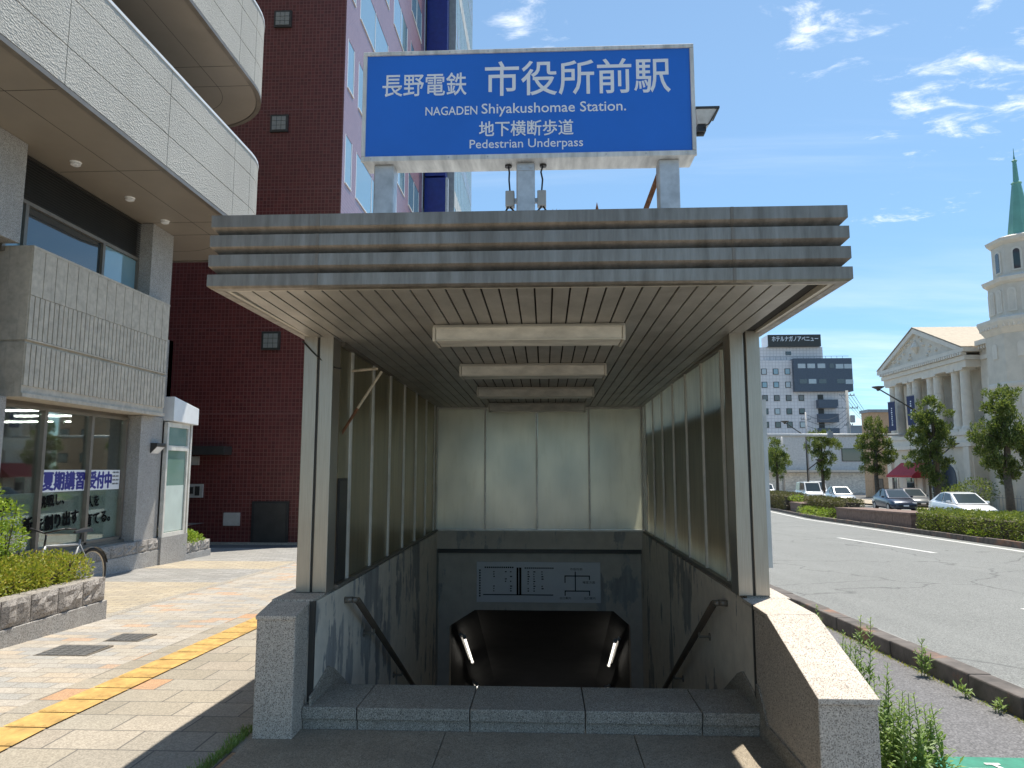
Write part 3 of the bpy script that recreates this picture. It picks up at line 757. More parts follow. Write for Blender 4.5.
# stone band with rounded end, made of slabs
def outline(x, ys_, ye, Rr, off=0):
    pts = [(x-off, ys_)]
    for i in range(13):
        a = math.pi/2*i/12
        pts.append((x-Rr+(Rr-off)*math.cos(a), ye+(Rr-off)*math.sin(a)))
    pts.append((x-Rr-4, ye+Rr-off))
    return pts
def bandslabs(mb, x, Rr, ye, rows, joints, th=.06, gap=.007):
    pans = [(joints[i]+gap, joints[i+1]-gap) for i in range(len(joints)-1)]
    for z0, z1 in rows:
        for a, b_ in pans: mb.box(x-th, x, a, b_, z0+gap, z1-gap)
        for k0, k1 in ((0, 4), (4, 8), (8, 12)):
            o = []; i_ = []
            e = .004
            for k in range(k0, k1+1):
                a = math.pi/2*k/12 + (e if k == k0 else -e if k == k1 else 0)
                o.append((x-Rr+Rr*math.cos(a), ye+Rr*math.sin(a))); i_.append((x-Rr+(Rr-th)*math.cos(a), ye+(Rr-th)*math.sin(a)))
            mb.prism(o + i_[::-1], 'z', z0+gap, z1-gap)
        mb.box(x-Rr-3, x-Rr-gap, ye+Rr-th, ye+Rr, z0+gap, z1-gap)
YE = 14.1; RR = 1.9
jn = [-6.2, -3.8, -1.4, 1., 3.5, 5.95, 8.4, 10.9, 13.35, YE]
for z0, rows, zt in ((6.50, ((6.56, 7.10), (7.10, 7.80), (7.80, 8.25)), 8.25), (9.80, ((9.86, 10.4), (10.4, 11.1), (11.1, 11.6)), 11.6)):
    core = MB(); core.prism(outline(FX, -6.2, YE, RR, .055) + outline(FX, -6.2, YE, RR, .25)[::-1], 'z', z0+.05, zt+.0)
    co = core.build('balcony_parapet', 'dark_joint', lb)
    m = MB(); bandslabs(m, FX, RR, YE, rows, jn); m.build('stone_slab', 'hammered_stone', co)
    m = MB(); m.prism(outline(FX, -6.2, YE, RR, -.012) + outline(FX, -6.2, YE, RR, .30)[::-1], 'z', zt+.0, zt+.05); m.build('coping', 'white_paint', co)
    m = MB(); m.prism(outline(FX, -6.2, YE, RR, .10) + [(-12, -6.2)], 'z', z0, z0+.05); sf = m.build('soffit', 'soffit_panel', lb)
    m = MB(); m.prism(outline(FX, -6.2, YE, RR, -.004) + outline(FX, -6.2, YE, RR, .09)[::-1], 'z', z0-.012, z0+.052); m.build('drip_edge', 'frame_bronze', sf)
    m = MB(); m.prism(outline(FX, -6.2, YE, RR, .80) + outline(FX, -6.2, YE, RR, .808)[::-1], 'z', z0-.002, z0+.01)
    for yy in jn[1:]: m.box(-8.0, FX-.10, yy-.004, yy+.004, z0-.003, z0+.01)
    m.build('soffit_joint', 'dark_joint', sf)
    m = MB(); m.box(-14, -7.0, -6.2, YE, z0+.06, z0+.3); m.build('slab', 'granite_grey', lb)
for i, yy in enumerate((10.55, 12.05, 13.25)):
    t = thing('downlight', ['white downlight in the soffit, nearest of three', 'white downlight in the soffit, middle of three', 'white downlight in the soffit, farthest of three'][i], 'downlight', (-7.5, yy, 6.45), 'downlights in the soffit of the corner building')
    MB().lathe((-7.5, yy, 6.455), [(.075, 0), (.075, .03), (.09, .0449)], 14).build('rim', 'white_paint', t)
    MB().lathe((-7.5, yy, 6.44), [(.05, 0), (.05, .014)], 12).build('lamp_glass', 'car_lamp', t)
# columns
for (y0, y1, x1) in ((8.6, 9.9, -7.8), (13.38, 14.16, -7.8), (4.2, 5.5, -7.8)):
    MB().box(-8.9, x1, y0, y1, 4.95, 6.499).build('column', 'granite_grey', lb, bevel=.006); MB().box(-8.9, x1, y0, y1, .2, 2.655).build('column', 'granite_grey', lb, bevel=.006)
    MB().box(-8.9, x1-.2, y0, y1, 8.3, 9.8).build('column', 'granite_grey', lb)
# first-floor windows + louvers
def winwall(y0, y1, z0, z1, mats=('glass_sky', 'glass_dark'), split=(.66,), xw=WX):
    ysp = [y0] + [y0+(y1-y0)*k for k in split] + [y1]
    f = MB()
    for yy in ysp: f.box(xw-.04, xw+.05, yy-.035, yy+.035, z0, z1)
    for a, b_ in zip(ysp, ysp[1:]):
        f.box(xw-.04, xw+.05, a+.036, b_-.036, z0, z0+.06); f.box(xw-.04, xw+.05, a+.036, b_-.036, z1-.06, z1)
    fo = f.build('window_frame', 'frame_bronze', lb)
    for i, (a, b_) in enumerate(zip(ysp, ysp[1:])):
        MB().box(xw-.02, xw, a+.036, b_-.036, z0+.061, z1-.061).build('pane', mats[i % len(mats)], fo)
winwall(9.9, 13.38, 4.85, 5.78, ('glass_sky', 'glass_dark'), (.12, .68))
winwall(5.5, 8.6, 4.85, 5.78)
winwall(9.9, 13.38, 8.3, 9.8, ('glass_dark',), (.3, .55, .8)); winwall(5.5, 8.6, 8.3, 9.8, ('glass_dark',), (.5,))
winwall(14.2, 15.9, 8.3, 9.8, ('glass_dark',), (.5,), WX-.6)
for (a, b_) in ((9.9, 13.38), (5.5, 8.6)):
    m = MB(); z = 5.80
    while z < 6.48:
        m.add([(WX+.05, a, z), (WX+.05, b_, z), (WX-.02, b_, z+.035), (WX-.02, a, z+.035), (WX+.05, a, z+.012), (WX+.05, b_, z+.012), (WX-.02, b_, z+.047), (WX-.02, a, z+.047)],
              [(0,1,2,3), (4,7,6,5), (0,4,5,1), (1,5,6,2), (2,6,7,3), (3,7,4,0)])
        z += .045
    m.box(WX-.10, WX-.03, a, b_, 5.79, 6.49)
    m.build('louver', 'louver_dark', lb)
# ribbed precast boxes
for (y0, y1) in ((9.93, 13.80), (5.3, 9.25), (.6, 4.6)):
    x0, x1 = -8.75, -7.62
    m = MB(); m.box(x0, x1, y0, y1, 2.72, 3.46); m.box(x0, x1, y0, y1, 3.50, 4.90)
    m.box(x0+.02, x1-.02, y0+.02, y1-.02, 3.459, 3.501)
    n1 = 15; p = (y1-y0)/n1
    for i in range(n1):     # wide ribs of the upper course
        a = y0+i*p; m.box(x1+.0, x1+.022, a+.008, a+p-.008, 4.18, 4.89)
    n2 = 36; p = (y1-y0)/n2
    for i in range(n2):
        a = y0+i*p
        m.box(x1, x1+.022, a+.012, a+p-.012, 3.53, 4.17); m.box(x1, x1+.022, a+.012, a+p-.012, 2.83, 3.45)
    m.box(x1, x1+.026, y0, y1, 3.502, 3.524); m.box(x1, x1+.026, y0, y1, 4.892, 4.93); m.box(x0, x1-.001, y0, y1, 4.901, 4.93)
    m.box(x0, x1+.03, y0-.01, y1+.01, 2.66, 2.718)
    m.build('precast_panel', 'precast_concrete', lb)
# shopfront
fx = WX; f = MB()
mull = [5.2, 7.9, 10.13, 11.09, 12.29, 13.34] ; mull = [5.2, 6.8, 8.4, 9.85, 11.09, 12.29, 13.33]
for yy in mull: f.box(fx-.05, fx+.06, yy-.035, yy+.035, .34, 2.60)
for a, b_ in zip(mull, mull[1:]): f.box(fx-.05, fx+.06, a+.036, b_-.036, .30, .36); f.box(fx-.05, fx+.06, a+.036, b_-.036, 2.55, 2.60)
f.box(fx-.05, fx+.02, 5.2, 13.4, 2.601, 2.66); f.box(fx-.05, fx+.10, 5.2, 13.38, .24, .299)
fo = f.build('shop_window_frame', 'frame_bronze', lb)
for a, b_ in zip(mull, mull[1:]):
    MB().box(fx-.012, fx-.004, a+.036, b_-.036, .361, 2.549).build('pane', 'glass_clear', fo)
    MB().box(fx-.022, fx-.014, a+.036, b_-.036, .361, 1.235).build('frosted_film', 'film_teal', fo)
# room behind the shop window
m = MB(); m.quad((-8.4, 5, .3), (-14, 5, .3), (-14, 17.45, .3), (-8.4, 17.45, .3)); m.quad((-14, 5, .3), (-14, 5, 2.9), (-14, 17.45, 2.9), (-14, 17.45, .3)); m.quad((-14, 17.45, .3), (-14, 17.45, 2.9), (-9.7, 17.45, 2.9), (-9.7, 17.45, .3)); m.box(-9.7, -9.6, 14.1, 17.6, -.4, 2.95); m.box(-9.6, -8.9, 14.05, 14.1, -.4, 2.95); m.quad((-14, 5, .3), (-8.3, 5, .3), (-8.3, 5, 2.9), (-14, 5, 2.9))
m.box(-11.3, -11.2, 10.4, 12.1, .3, 2.4); m.box(-12.2, -12.1, 7, 9.8, .3, 2.0); m.box(-10.2, -9.9, 9.9, 10.25, .3, 2.1)
m.build('room', 'room_dark', lb)
m = MB(); m.box(-14, -8.16, 5, 14.04, 2.80, 2.95); m.box(-14, -9.71, 14.041, 17.44, 2.80, 2.95); m.build('room_ceiling', 'room_ceiling', lb)
for (x0, x1, y0) in ((-10.95, -9.95, 13.6), (-12.4, -11.5, 13.6), (-11.6, -10.2, 15.0), (-13.6, -12.0, 16.8), (-11.7, -10.4, 16.8), (-11, -9.6, 7.5), (-11, -9.6, 9.2)):
    tl = MB().box(x0, x1, y0-.06, y0+.06, 2.785, 2.799).build('ceiling_lamp', 'white_paint', lb)
    MB().box(x0+.03, x1-.03, y0-.03, y0+.03, 2.755, 2.784).build('tube', 'tube_shop', tl)
# banner and window lettering
U = (0, 1, 0); V = (0, 0, 1)
t = thing('window_banner', 'white course banner with bold blue Japanese characters in the shop window', 'banner', (-8.03, 12.3, 1.23))
for (a, b_) in ((11.13, 12.25), (12.33, 13.28)): MB().box(fx-.0035, fx+.0, a, b_, 1.24, 1.60).build('sheet', 'banner_white', t)
def tx(body, y0, z0, w, h, mat, par, bold, x=fx+.0005, d=.002): return text_obj('lettering', body, (x, y0, z0), U, V, w, h, mat, par, d, bold)
tx('夏期講習', 11.20, 1.27, 1.03, .30, 'letter_blue', t, .05)
tx('受付中', 12.36, 1.27, .66, .30, 'letter_blue', t, .05)
for i in range(4): tx('お気軽にお問合せ', 13.05, 1.54-i*.07, .20, .032, 'letter_black', t, .0)
def txr(body, y0, z0, w, h, bold=.04, tilt=.09): 
    return text_obj('lettering', body, (fx-.0035, y0, z0), (0, 1, tilt), (0, -tilt, 1), w, h, 'letter_black', fo, .002, bold)
txr('挑戦し、', 11.16, .98, .60, .19); txr('を創り出す', 11.14, .60, 1.02, .24, .05)
txr('人を', 12.37, .93, .34, .20); txr('育てる。', 12.35, .60, .72, .22, .05); txr('新', 10.85, .60, .20, .25, .05); txr('未来', 10.2, .95, .36, .2, .05)
# wall lamp on the column
t = thing('wall_lamp', 'small dark wedge-shaped wall lamp on the granite column', 'wall lamp', (-7.74, 14.0, 1.95))
m = MB(); m.prism([(-7.80, 1.93), (-7.80, 2.13), (-7.66, 2.13), (-7.66, 2.07)], 'y', 13.74, 14.06); m.build('housing', 'frame_dark', t, bevel=.004)
MB().add([(-7.795, 13.76, 1.926), (-7.795, 14.04, 1.926), (-7.67, 14.04, 2.055), (-7.67, 13.76, 2.055)], [(0,1,2,3)]).build('diffuser', 'car_lamp', t)
# low wall of rough blocks under the shopfront with bed
t = thing('low_wall', 'long low wall of split granite blocks running under the shopfront', 'wall', (-7.8, 11, -.3))
rr = random.Random(5)
def splitblocks(mb, x0, x1, y0, y1, z0f, h, L=.40):
    y = y0
    while y < y1-.05:
        e = min(y+L, y1); a, b_ = y+.006, e-.006
        nv = []; N_ = 6; K = 5
        # rough face grid facing +X
        for i in range(N_+1):
            for j in range(K+1):
                ed = (i in (0, N_)) or (j in (0, K))
                nv.append((x1 + (-.018 if ed else rr.uniform(-.012, .022)), a+(b_-a)*i/N_, z0f(y)+h*j/K))
        fs = [(i*(K+1)+j, (i+1)*(K+1)+j, (i+1)*(K+1)+j+1, i*(K+1)+j+1) for i in range(N_) for j in range(K)]
        mb.add(nv, fs)
        mb.box(x0, x1-.019, a, b_, z0f(y), z0f(y)+h)
        y = e
m = MB(); splitblocks(m, -8.1, -7.74, 5.0, 14.7, lambda y: .02-.0*(y-5), .225, .40); m.build('split_block', 'granite_rough', t)
m = MB(); m.box(-8.1, -7.735, 5.0, 14.7, -.6, .018); m.build('plinth', 'granite_grey', t, bevel=.006)
t = thing('planter', 'short planter of split granite blocks at the building entrance holding a bright shrub', 'planter', (-7.9, 15.5, -.4), 'split granite planters')
m = MB(); splitblocks(m, -8.0, -7.74, 14.75, 16.35, lambda y: -.20, .22, .40); m.box(-9.0, -7.76, 16.33, 16.40, -.20, .02); m.build('split_block', 'granite_rough', t)
MB().box(-9.0, -7.735, 14.73, 16.42, -.6, -.202).build('plinth', 'granite_grey', t, bevel=.006)
MB().box(-9.0, -8.0, 14.75, 16.32, -.2, -.03).build('soil', 'soil', t)
# entrance vestibule with white awning
t = thing('entrance_vestibule', 'narrow glazed entrance porch topped by a white box awning', 'porch', (-8.3, 14.6, -.3))
m = MB(); m.prism([(14.20, 2.60), (15.25, 2.57), (15.25, 2.93), (14.20, 3.10)], 'x', -9.3, -7.60); m.build('awning', 'white_paint', t, bevel=.01)
m = MB()
for yy in (14.18, 15.02, 15.14): m.box(-7.78, -7.70, yy, yy+.06, .25, 2.58)
m.box(-7.78, -7.70, 14.24, 15.02, .25, .33); m.box(-7.78, -7.70, 14.24, 15.02, 2.0, 2.10); m.box(-7.78, -7.70, 14.24, 15.02, 2.48, 2.58); m.box(-9.3, -7.78, 15.14, 15.2, .25, .35)
m.build('door_frame', 'mullion_metal', t)
m = MB(); m.box(-7.75, -7.735, 14.24, 15.02, .33, 2.0); m.box(-7.75, -7.735, 14.24, 15.02, 2.10, 2.48); m.build('glass', 'glass_green', t)
MB().box(-7.733, -7.730, 14.26, 15.0, .35, 1.28).build('frosted_film', 'film_teal', t)
MB().box(-9.3, -7.70, 14.17, 15.22, -.4, .25).build('plinth', 'granite_grey', t)
MB().box(-9.3, -7.78, 15.09, 15.135, .36, 2.57).build('side_wall', 'pale_wall', t)

# planter in front with azaleas
t = thing('planter', 'long raised bed of rough split granite blocks beside the colourful paving', 'planter', (-5.8, 6, -.1), 'split granite planters')
m = MB(); splitblocks(m, -5.32, -5.10, 2.65, 8.25, lambda y: .105, .26, .40); m.box(-5.95, -5.33, 8.14, 8.25, .105, .365); m.box(-5.95, -5.85, 2.65, 8.139, .105, .36); m.build('split_block', 'granite_rough', t)
m = MB(); m.box(-5.33, -5.10, 2.65, 8.28, -.4, .10); m.box(-5.97, -5.332, 8.10, 8.28, -.4, .10); m.box(-5.97, -5.85, 2.65, 8.099, -.4, .10); m.build('plinth', 'granite_grey', t, bevel=.006)
MB().box(-5.849, -5.34, 2.65, 8.13, -.2, .30).build('soil', 'soil', t)

# leaves
def leaf(mb, p, d, up, l, w):
    s_ = d.cross(up)
    if s_.length < 1e-3: s_ = Vector((1, 0, 0))
    s_.normalize(); n_ = s_.cross(d)
    mb.add([p, p + d*l*.5 + s_*w*.5 + n_*l*.06, p + d*l, p + d*l*.5 - s_*w*.5 + n_*l*.06], [(0,1,2,3)])
def blob_leaves(mb, rr, c, r, n_, l, w, shell=.55, upb=.3):
    c = Vector(c)
    for _ in range(n_):
        v = Vector((rr.gauss(0, 1), rr.gauss(0, 1), rr.gauss(0, 1))).normalized()
        k = shell + (1-shell)*rr.random()
        p = c + Vector((v.x*r[0], v.y*r[1], v.z*r[2]))*k
        d = (v + Vector((rr.gauss(0, .6), rr.gauss(0, .6), rr.gauss(0, .6)+upb))).normalized()
        leaf(mb, p, d, Vector((rr.gauss(0, 1), rr.gauss(0, 1), rr.gauss(0, 1))).normalized(), l*rr.uniform(.6, 1.3), w*rr.uniform(.6, 1.2))
def shrub(name, lab, cat, blobs, dens, l, w, mat, seed, group=None, stems=True, base=None):
    rr = random.Random(seed)
    xs = [b[0][0] for b in blobs]; ys_ = [b[0][1] for b in blobs]
    zb = base if base is not None else min(b[0][2]-b[1][2] for b in blobs)
    t = thing(name, lab, cat, (sum(xs)/len(xs), sum(ys_)/len(ys_), zb), group)
    m = MB()
    for c, r in blobs:
        blob_leaves(m, rr, c, r, int(dens*(r[0]*r[1]+r[1]*r[2]+r[0]*r[2])), l, w)
    m.build('foliage', mat, t)
    if stems:
        m = MB()
        for c, r in blobs:
            for k in range(4):
                m.tube((c[0]+rr.uniform(-.3, .3)*r[0], c[1]+rr.uniform(-.3, .3)*r[1], zb), (c[0]+rr.uniform(-.7, .7)*r[0], c[1]+rr.uniform(-.7, .7)*r[1], c[2]+r[2]*.6), .012, .004, 5)
        m.build('stem', 'bark', t)
    return t
rr = random.Random(11)
bl = []
for i in range(17):
    y = 3.1 + i*.31
    bl.append(((-5.48+rr.uniform(-.05, .05), y, .45+rr.uniform(-.04, .04)), (.24, .25, .17+rr.uniform(0, .05))))
    bl.append(((-5.75+rr.uniform(-.05, .05), y+.1, .49+rr.uniform(-.04, .05)), (.25, .27, .22)))
shrub('azalea_hedge', 'yellow-green clipped azalea hedge filling the long granite bed', 'hedge', bl, 9000, .034, .019, 'leaf_azalea', 3, base=.30)
shrub('garden_bush', 'tall bright green bush at the picture edge behind the azaleas', 'bush', [((-6.12, 7.35, .98), (.36, .42, .40)), ((-6.15, 7.5, .60), (.34, .5, .4)), ((-6.25, 7.1, 1.2), (.34, .36, .32)), ((-6.02, 7.72, 1.10), (.2, .24, .18)), ((-6.05, 7.9, .82), (.18, .2, .2)), ((-6.25, 6.6, .8), (.36, .5, .5)), ((-6.1, 7.45, 1.33), (.2, .24, .2)), ((-6.1, 7.8, .35), (.2, .3, .35))], 4300, .042, .022, 'leaf_bright', 4, base=-.1)
shrub('small_shrub', 'small bright green shrub in the short planter by the porch', 'shrub', [((-7.98, 15.1, .08), (.24, .30, .17)), ((-7.95, 15.6, .10), (.25, .33, .2)), ((-8.3, 15.4, .14), (.3, .4, .2)), ((-7.97, 16.02, .05), (.22, .26, .15))], 4200, .06, .03, 'leaf_bright', 6, base=-.03)

# bicycle behind the planter
t = thing('bicycle', 'dark city bicycle with grey frame parked behind the azalea bed', 'bicycle', (-6.12, 8.65, G(8.7)))
bx = -6.12
def wheel(y, z):
    w_ = MB().torus((bx, y, z), .325, .021, 'x', 32, 6).build('wheel', 'rubber', t, smooth=True)
    m = MB().torus((bx, y, z), .300, .009, 'x', 32, 5)
    for k in range(14):
        a = 2*math.pi*k/14; m.tube((bx+.02*(-1)**k, y, z), (bx, y+.295*math.cos(a), z+.295*math.sin(a)), .0015, None, 3)
    m.tube((bx-.05, y, z), (bx+.05, y, z), .02, None, 8); m.build('rim', 'steel', w_)
gz = G(8.7)+.346
wheel(9.28, gz); wheel(8.19, gz)
bb = (bx, 8.83, gz-.05); seat_ = (bx, 9.01, gz+.42); head = (bx, 8.37, gz+.46); head2 = (bx, 8.32, gz+.32)
m = MB()
for a, b_, r in ((head, seat_, .014), (head2, bb, .017), (bb, (bx, 9.03, gz+.48), .015), (head, head2, .019)): m.tube(a, b_, r, None, 10)
for sx in (-.05, .05): m.tube((bx+sx, 9.28, gz), (bx+sx*.4, bb[1], bb[2]), .009); m.tube((bx+sx, 9.28, gz), (bx+sx*.3, seat_[1], seat_[2]), .008); m.tube((bx+sx, 8.19, gz), (bx+sx*.5, 8.32, gz+.32), .010)
m.build('frame', 'pole_grey', t, smooth=True)
m = MB(); m.tube((bx, 8.36, gz+.47), (bx, 8.38, gz+.62), .012); m.path([(bx-.28, 8.51, gz+.66), (bx-.22, 8.39, gz+.67), (bx, 8.35, gz+.62), (bx+.22, 8.39, gz+.67), (bx+.28, 8.51, gz+.66)], .012, 8); m.build('handlebar', 'black_plastic', t, smooth=True)
m = MB(); m.tube((bx, 9.03, gz+.48), (bx, 9.05, gz+.56), .012); m.add([(bx-.075, 9.19, gz+.57), (bx+.075, 9.19, gz+.57), (bx+.02, 8.90, gz+.57), (bx-.02, 8.90, gz+.57), (bx-.06, 9.18, gz+.625), (bx+.06, 9.18, gz+.625), (bx+.014, 8.91, gz+.60), (bx-.014, 8.91, gz+.60)], [(0,1,2,3), (7,6,5,4), (0,4,5,1), (1,5,6,2), (2,6,7,3), (3,7,4,0)]); m.build('saddle', 'black_plastic', t, bevel=.012)
m = MB(); m.tube((bx-.03, 8.83, gz-.05), (bx+.03, 8.83, gz-.05), .07, None, 14); m.tube((bx+.04, 8.83, gz-.05), (bx+.04, 8.75, gz-.19), .008); m.box(bx+.03, bx+.12, 8.71, 8.79, gz-.21, gz-.19); m.tube((bx-.04, 8.83, gz-.05), (bx-.04, 8.91, gz+.09), .008); m.box(bx-.12, bx-.03, 8.87, 8.95, gz+.08, gz+.10); m.build('crankset', 'frame_dark', t)
for cy in (9.28, 8.19):
    m = MB()
    for k in range(8):
        a0, a1 = math.pi*(.1+.09*k), math.pi*(.1+.09*(k+1))
        m.quad((bx-.03, cy+.36*math.cos(a0), gz+.36*math.sin(a0)), (bx+.03, cy+.36*math.cos(a0), gz+.36*math.sin(a0)), (bx+.03, cy+.36*math.cos(a1), gz+.36*math.sin(a1)), (bx-.03, cy+.36*math.cos(a1), gz+.36*math.sin(a1)))
    m.build('mudguard', 'frame_dark', t)

t.location.y += .22; t.location.z -= .01
# weeds: upright stems with narrow leaves
def weed(x, y, h, seed, lab, n_=3, mat='leaf_weed', spread=.06, group='weeds along the granite wall'):
    rr = random.Random(seed); z = G(y)
    t = thing('weed_plant', lab, 'weed', (x, y, z), group)
    st = MB(); lv = MB()
    for k in range(n_):
        hh = h*rr.uniform(.55, 1); bx_, by_ = x+rr.uniform(-spread, spread), y+rr.uniform(-spread, spread)
        dx, dy = rr.uniform(-.12, .12)*hh, rr.uniform(-.12, .12)*hh
        top = Vector((bx_+dx, by_+dy, z+hh)); b0 = Vector((bx_, by_, z))
        st.tube(b0, top, .0035, .0015, 5)
        nn = int(hh/.0085)
        for i in range(nn):
            f = .12+.88*i/nn; p = b0.lerp(top, f); a = i*2.4+rr.uniform(-.3, .3)
            l = (.06*(1.15-f)+.018)*rr.uniform(.7, 1.2)
            br = rr.random()
            d = Vector((math.cos(a), math.sin(a), rr.uniform(.2, 1.1))).normalized()
            if br < .35 and f < .9:
                q = p + d*l*1.3; st.tube(p, q, .0015, .0008, 3)
                for s_ in range(4):
                    pp = p.lerp(q, .3+.2*s_); d2 = (d+Vector((rr.gauss(0, .6), rr.gauss(0, .6), rr.gauss(0, .5)))).normalized(); leaf(lv, pp, d2, Vector((0, 0, 1)), l*.7, l*.22)
            leaf(lv, p, d, Vector((0, 0, 1)), l, l*.3)
    st.build('stem', mat, t); lv.build('foliage', mat, t)
weed(1.78, 3.85, .50, 1, 'dense tall weed clump at the near end of the granite wall', 12, spread=.09)
weed(1.98, 3.98, .40, 2, 'leafy weed on the kerb side of the dense clump', 5, spread=.06)
weed(1.82, 4.12, .58, 3, 'bushy weed just behind the dense clump at the wall end', 7, spread=.08)
weed(1.86, 4.50, .76, 4, 'tallest feathery weed, standing alone beside the sloping coping', 4, spread=.035)
weed(1.88, 4.86, .60, 5, 'mid-height weed half hidden by the sunlit coping', 5, spread=.06)
weed(1.84, 5.15, .72, 6, 'tall weed stalk leaning over the middle of the coping', 4, spread=.07)
weed(1.82, 5.6, .62, 7, 'weed peeping over the wall nearest the right pillar', 5, spread=.10)
weed(1.95, 6.5, .5, 10, 'low weed behind the wall below the pillar foot', 5, spread=.10)
weed(3.02, 6.1, .32, 8, 'single weed sprouting against the dark kerb', 2, spread=.015)
weed(3.03, 5.15, .12, 9, 'tiny weed low against the kerb face, nearest the camera', 2, spread=.02)
weed(3.02, 5.5, .10, 12, 'tiny weed in the kerb joint beside the single tall weed', 2, spread=.03)
rr = random.Random(21); m = MB()
for i in range(900):
    y = rr.uniform(3.6, 4.55); x = -1.80-abs(rr.gauss(0, .035))-.04*max(0, 4.2-y)
    a = rr.uniform(0, 6.28); leaf(m, Vector((x, y, G(y))), Vector((math.cos(a)*.6, math.sin(a)*.6, rr.uniform(.5, 1.4))).normalized(), Vector((0, 0, 1)), rr.uniform(.02, .06), .006)
tag(m.build('grass', 'leaf_weed'), 'scrubby grass along the edge of the landing', 'grass', kind='stuff')
rr = random.Random(22); m = MB()
for i in range(1400):
    y = rr.uniform(4., 16); x = 3.07-abs(rr.gauss(0, .02)); a = rr.uniform(0, 6.28)
    leaf(m, Vector((x, y, G(y))), Vector((math.cos(a)*.6, math.sin(a)*.6, rr.uniform(.3, 1.2))).normalized(), Vector((0, 0, 1)), rr.uniform(.01, .04), .006)
tag(m.build('grass', 'leaf_azalea'), 'thin line of dry grass at the foot of the kerb', 'grass', kind='stuff')

# ------------------------------------------------------------------ maroon tower and neighbours
t = thing('tiled_tower', 'tall maroon tiled building, street side painted mauve for sky sheen, windows tinted as reflected sky', 'building', (-15, 26, -.5))
MX = -6.0
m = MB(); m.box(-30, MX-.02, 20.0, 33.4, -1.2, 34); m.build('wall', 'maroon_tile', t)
# street face as its own skin with window openings, sky sheen in its colour
rowz = [(10.2, 11.75), (13.25, 14.85), (16.35, 17.95), (19.45, 21.05), (22.5, 24.1), (25.6, 27.2), (7.1, 8.6), (4.0, 5.5)]
cols_ = [(20.25, 21.0), (21.5, 25.6), (26.4, 29.2), (30., 32.6)]
rows = sorted(rowz); m = MB(); zc = -1.2
for z0, z1 in rows + [(34, 34)]:
    m.box(MX-.02, MX, 19.99, 33.4, zc, z0)
    if z1 > z0:
        yc = 19.99
        for a, b_ in cols_ + [(33.4, 33.4)]:
            m.box(MX-.02, MX, yc, a, z0, z1); yc = b_
    zc = z1
m.build('street_face', 'maroon_tile_skylit', t)
for z0, z1 in rows:
    for a, b_ in cols_:
        w_ = MB(); w_.box(MX-.018, MX-.0, a+.001, a+.05, z0, z1); w_.box(MX-.018, MX, b_-.05, b_-.001, z0, z1)
        if b_-a > 2: w_.box(MX-.018, MX-.0, (a+b_)/2-.03, (a+b_)/2+.03, z0, z1)
        w_.box(MX-.018, MX+.03, a+.051, b_-.051, z0, z0+.04)
        wo = w_.build('window', 'white_paint', t)
        MB().box(MX-.0195, MX-.010, a+.05, b_-.05, z0+.04, z1).build('pane', 'glass_sky', wo)
for (zz) in (9.2, 12.4, 15.6, 6.1, 2.95):
    pass
for (x, z) in ((-7.97, 15.35), (-7.95, 11.97), (-7.93, 5.32), (-7.95, 8.6)):
    v = MB(); v.box(x-.27, x+.27, 19.93, 19.999, z-.27, z+.27); vo = v.build('block_window', 'frame_dark', t)
    m = MB()
    for i in range(3):
        for j in range(3): m.box(x-.21+i*.143, x-.21+i*.143+.13, 19.915, 19.929, z-.21+j*.143, z-.21+j*.143+.13)
    m.build('glass_block', 'glass_greyish', vo)
for zz in (13.4, 12.4, 9.9, 6.6, 5.7, 3.2, 16.6, 19.8): MB().box(-14, MX-.021, 19.994, 19.9995, zz, zz+.03).build('joint_band', 'maroon_joint', t)
m = MB(); m.box(-10.35, -8.95, 19.5, 19.999, 2.02, 2.26); m.build('ledge', 'frame_dark', t, bevel=.01)
MB().box(-10.10, -9.88, 19.94, 19.999, 1.74, 1.98).build('vent', 'grey_box', t)
p = MB().box(-10.22, -9.72, 19.93, 19.999, .82, 1.20).build('intercom', 'grey_box', t)
m = MB(); m.box(-10.08, -9.98, 19.90, 19.929, .93, 1.12); m.box(-9.93, -9.80, 19.915, 19.929, .88, 1.14); m.build('socket', 'frame_dark', p)
p = MB().box(-9.08, -8.62, 19.94, 19.999, .04, .40).build('service_hatch', 'grey_box', t)
p = MB().box(-8.28, -7.22, 19.95, 19.999, -.45, .72).build('service_door', 'black_plastic', t)
MB().box(-8.20, -7.30, 19.935, 19.949, -.40, .66).build('door_leaf', 'frame_dark', p)
MB().box(-12, MX+.02, 19.88, 19.999, -1., -.42).build('plinth', 'granite_dark', t)
t = thing('blue_pylon', 'tall dark blue vertical sign slab beside the maroon tower', 'sign', (-5.45, 34.3, -.9))
m = MB(); m.box(-5.98, -4.93, 34.0, 34.7, 16.3, 32); m.box(-5.98, -4.93, 34.0, 34.7, 8, 16.2); m.box(-5.9, -5.0, 34.05, 34.65, -1, 8); m.build('slab', 'blue_panel', t)
m = MB(); m.tube((-6.12, 33.8, -1), (-6.12, 33.8, 30), .10, None, 10); m.box(-6.3, -6.0, 33.7, 33.9, 14.2, 14.5); m.box(-4.92, -4.80, 34.0, 34.3, 2, 16.2); m.build('drain_pipe', 'galvanised', t)
t = thing('glass_office', 'pale green glass office building rising behind the blue sign slab', 'building', (-10, 40, -1))
MB().box(-20, -4.62, 34.9, 43, -2, 38).build('wall', 'grey_wall', t)
MB().box(-4.618, -4.606, 34.93, 42.99, 0, 38).build('curtain_glazing', 'glass_aqua', t)
for j in range(12): MB().box(-4.606, -4.598, 34.93, 42.97, 2.9+j*3.05, 3.75+j*3.05).build('spandrel', 'glass_pale' if j % 2 else 'pale_wall', t)
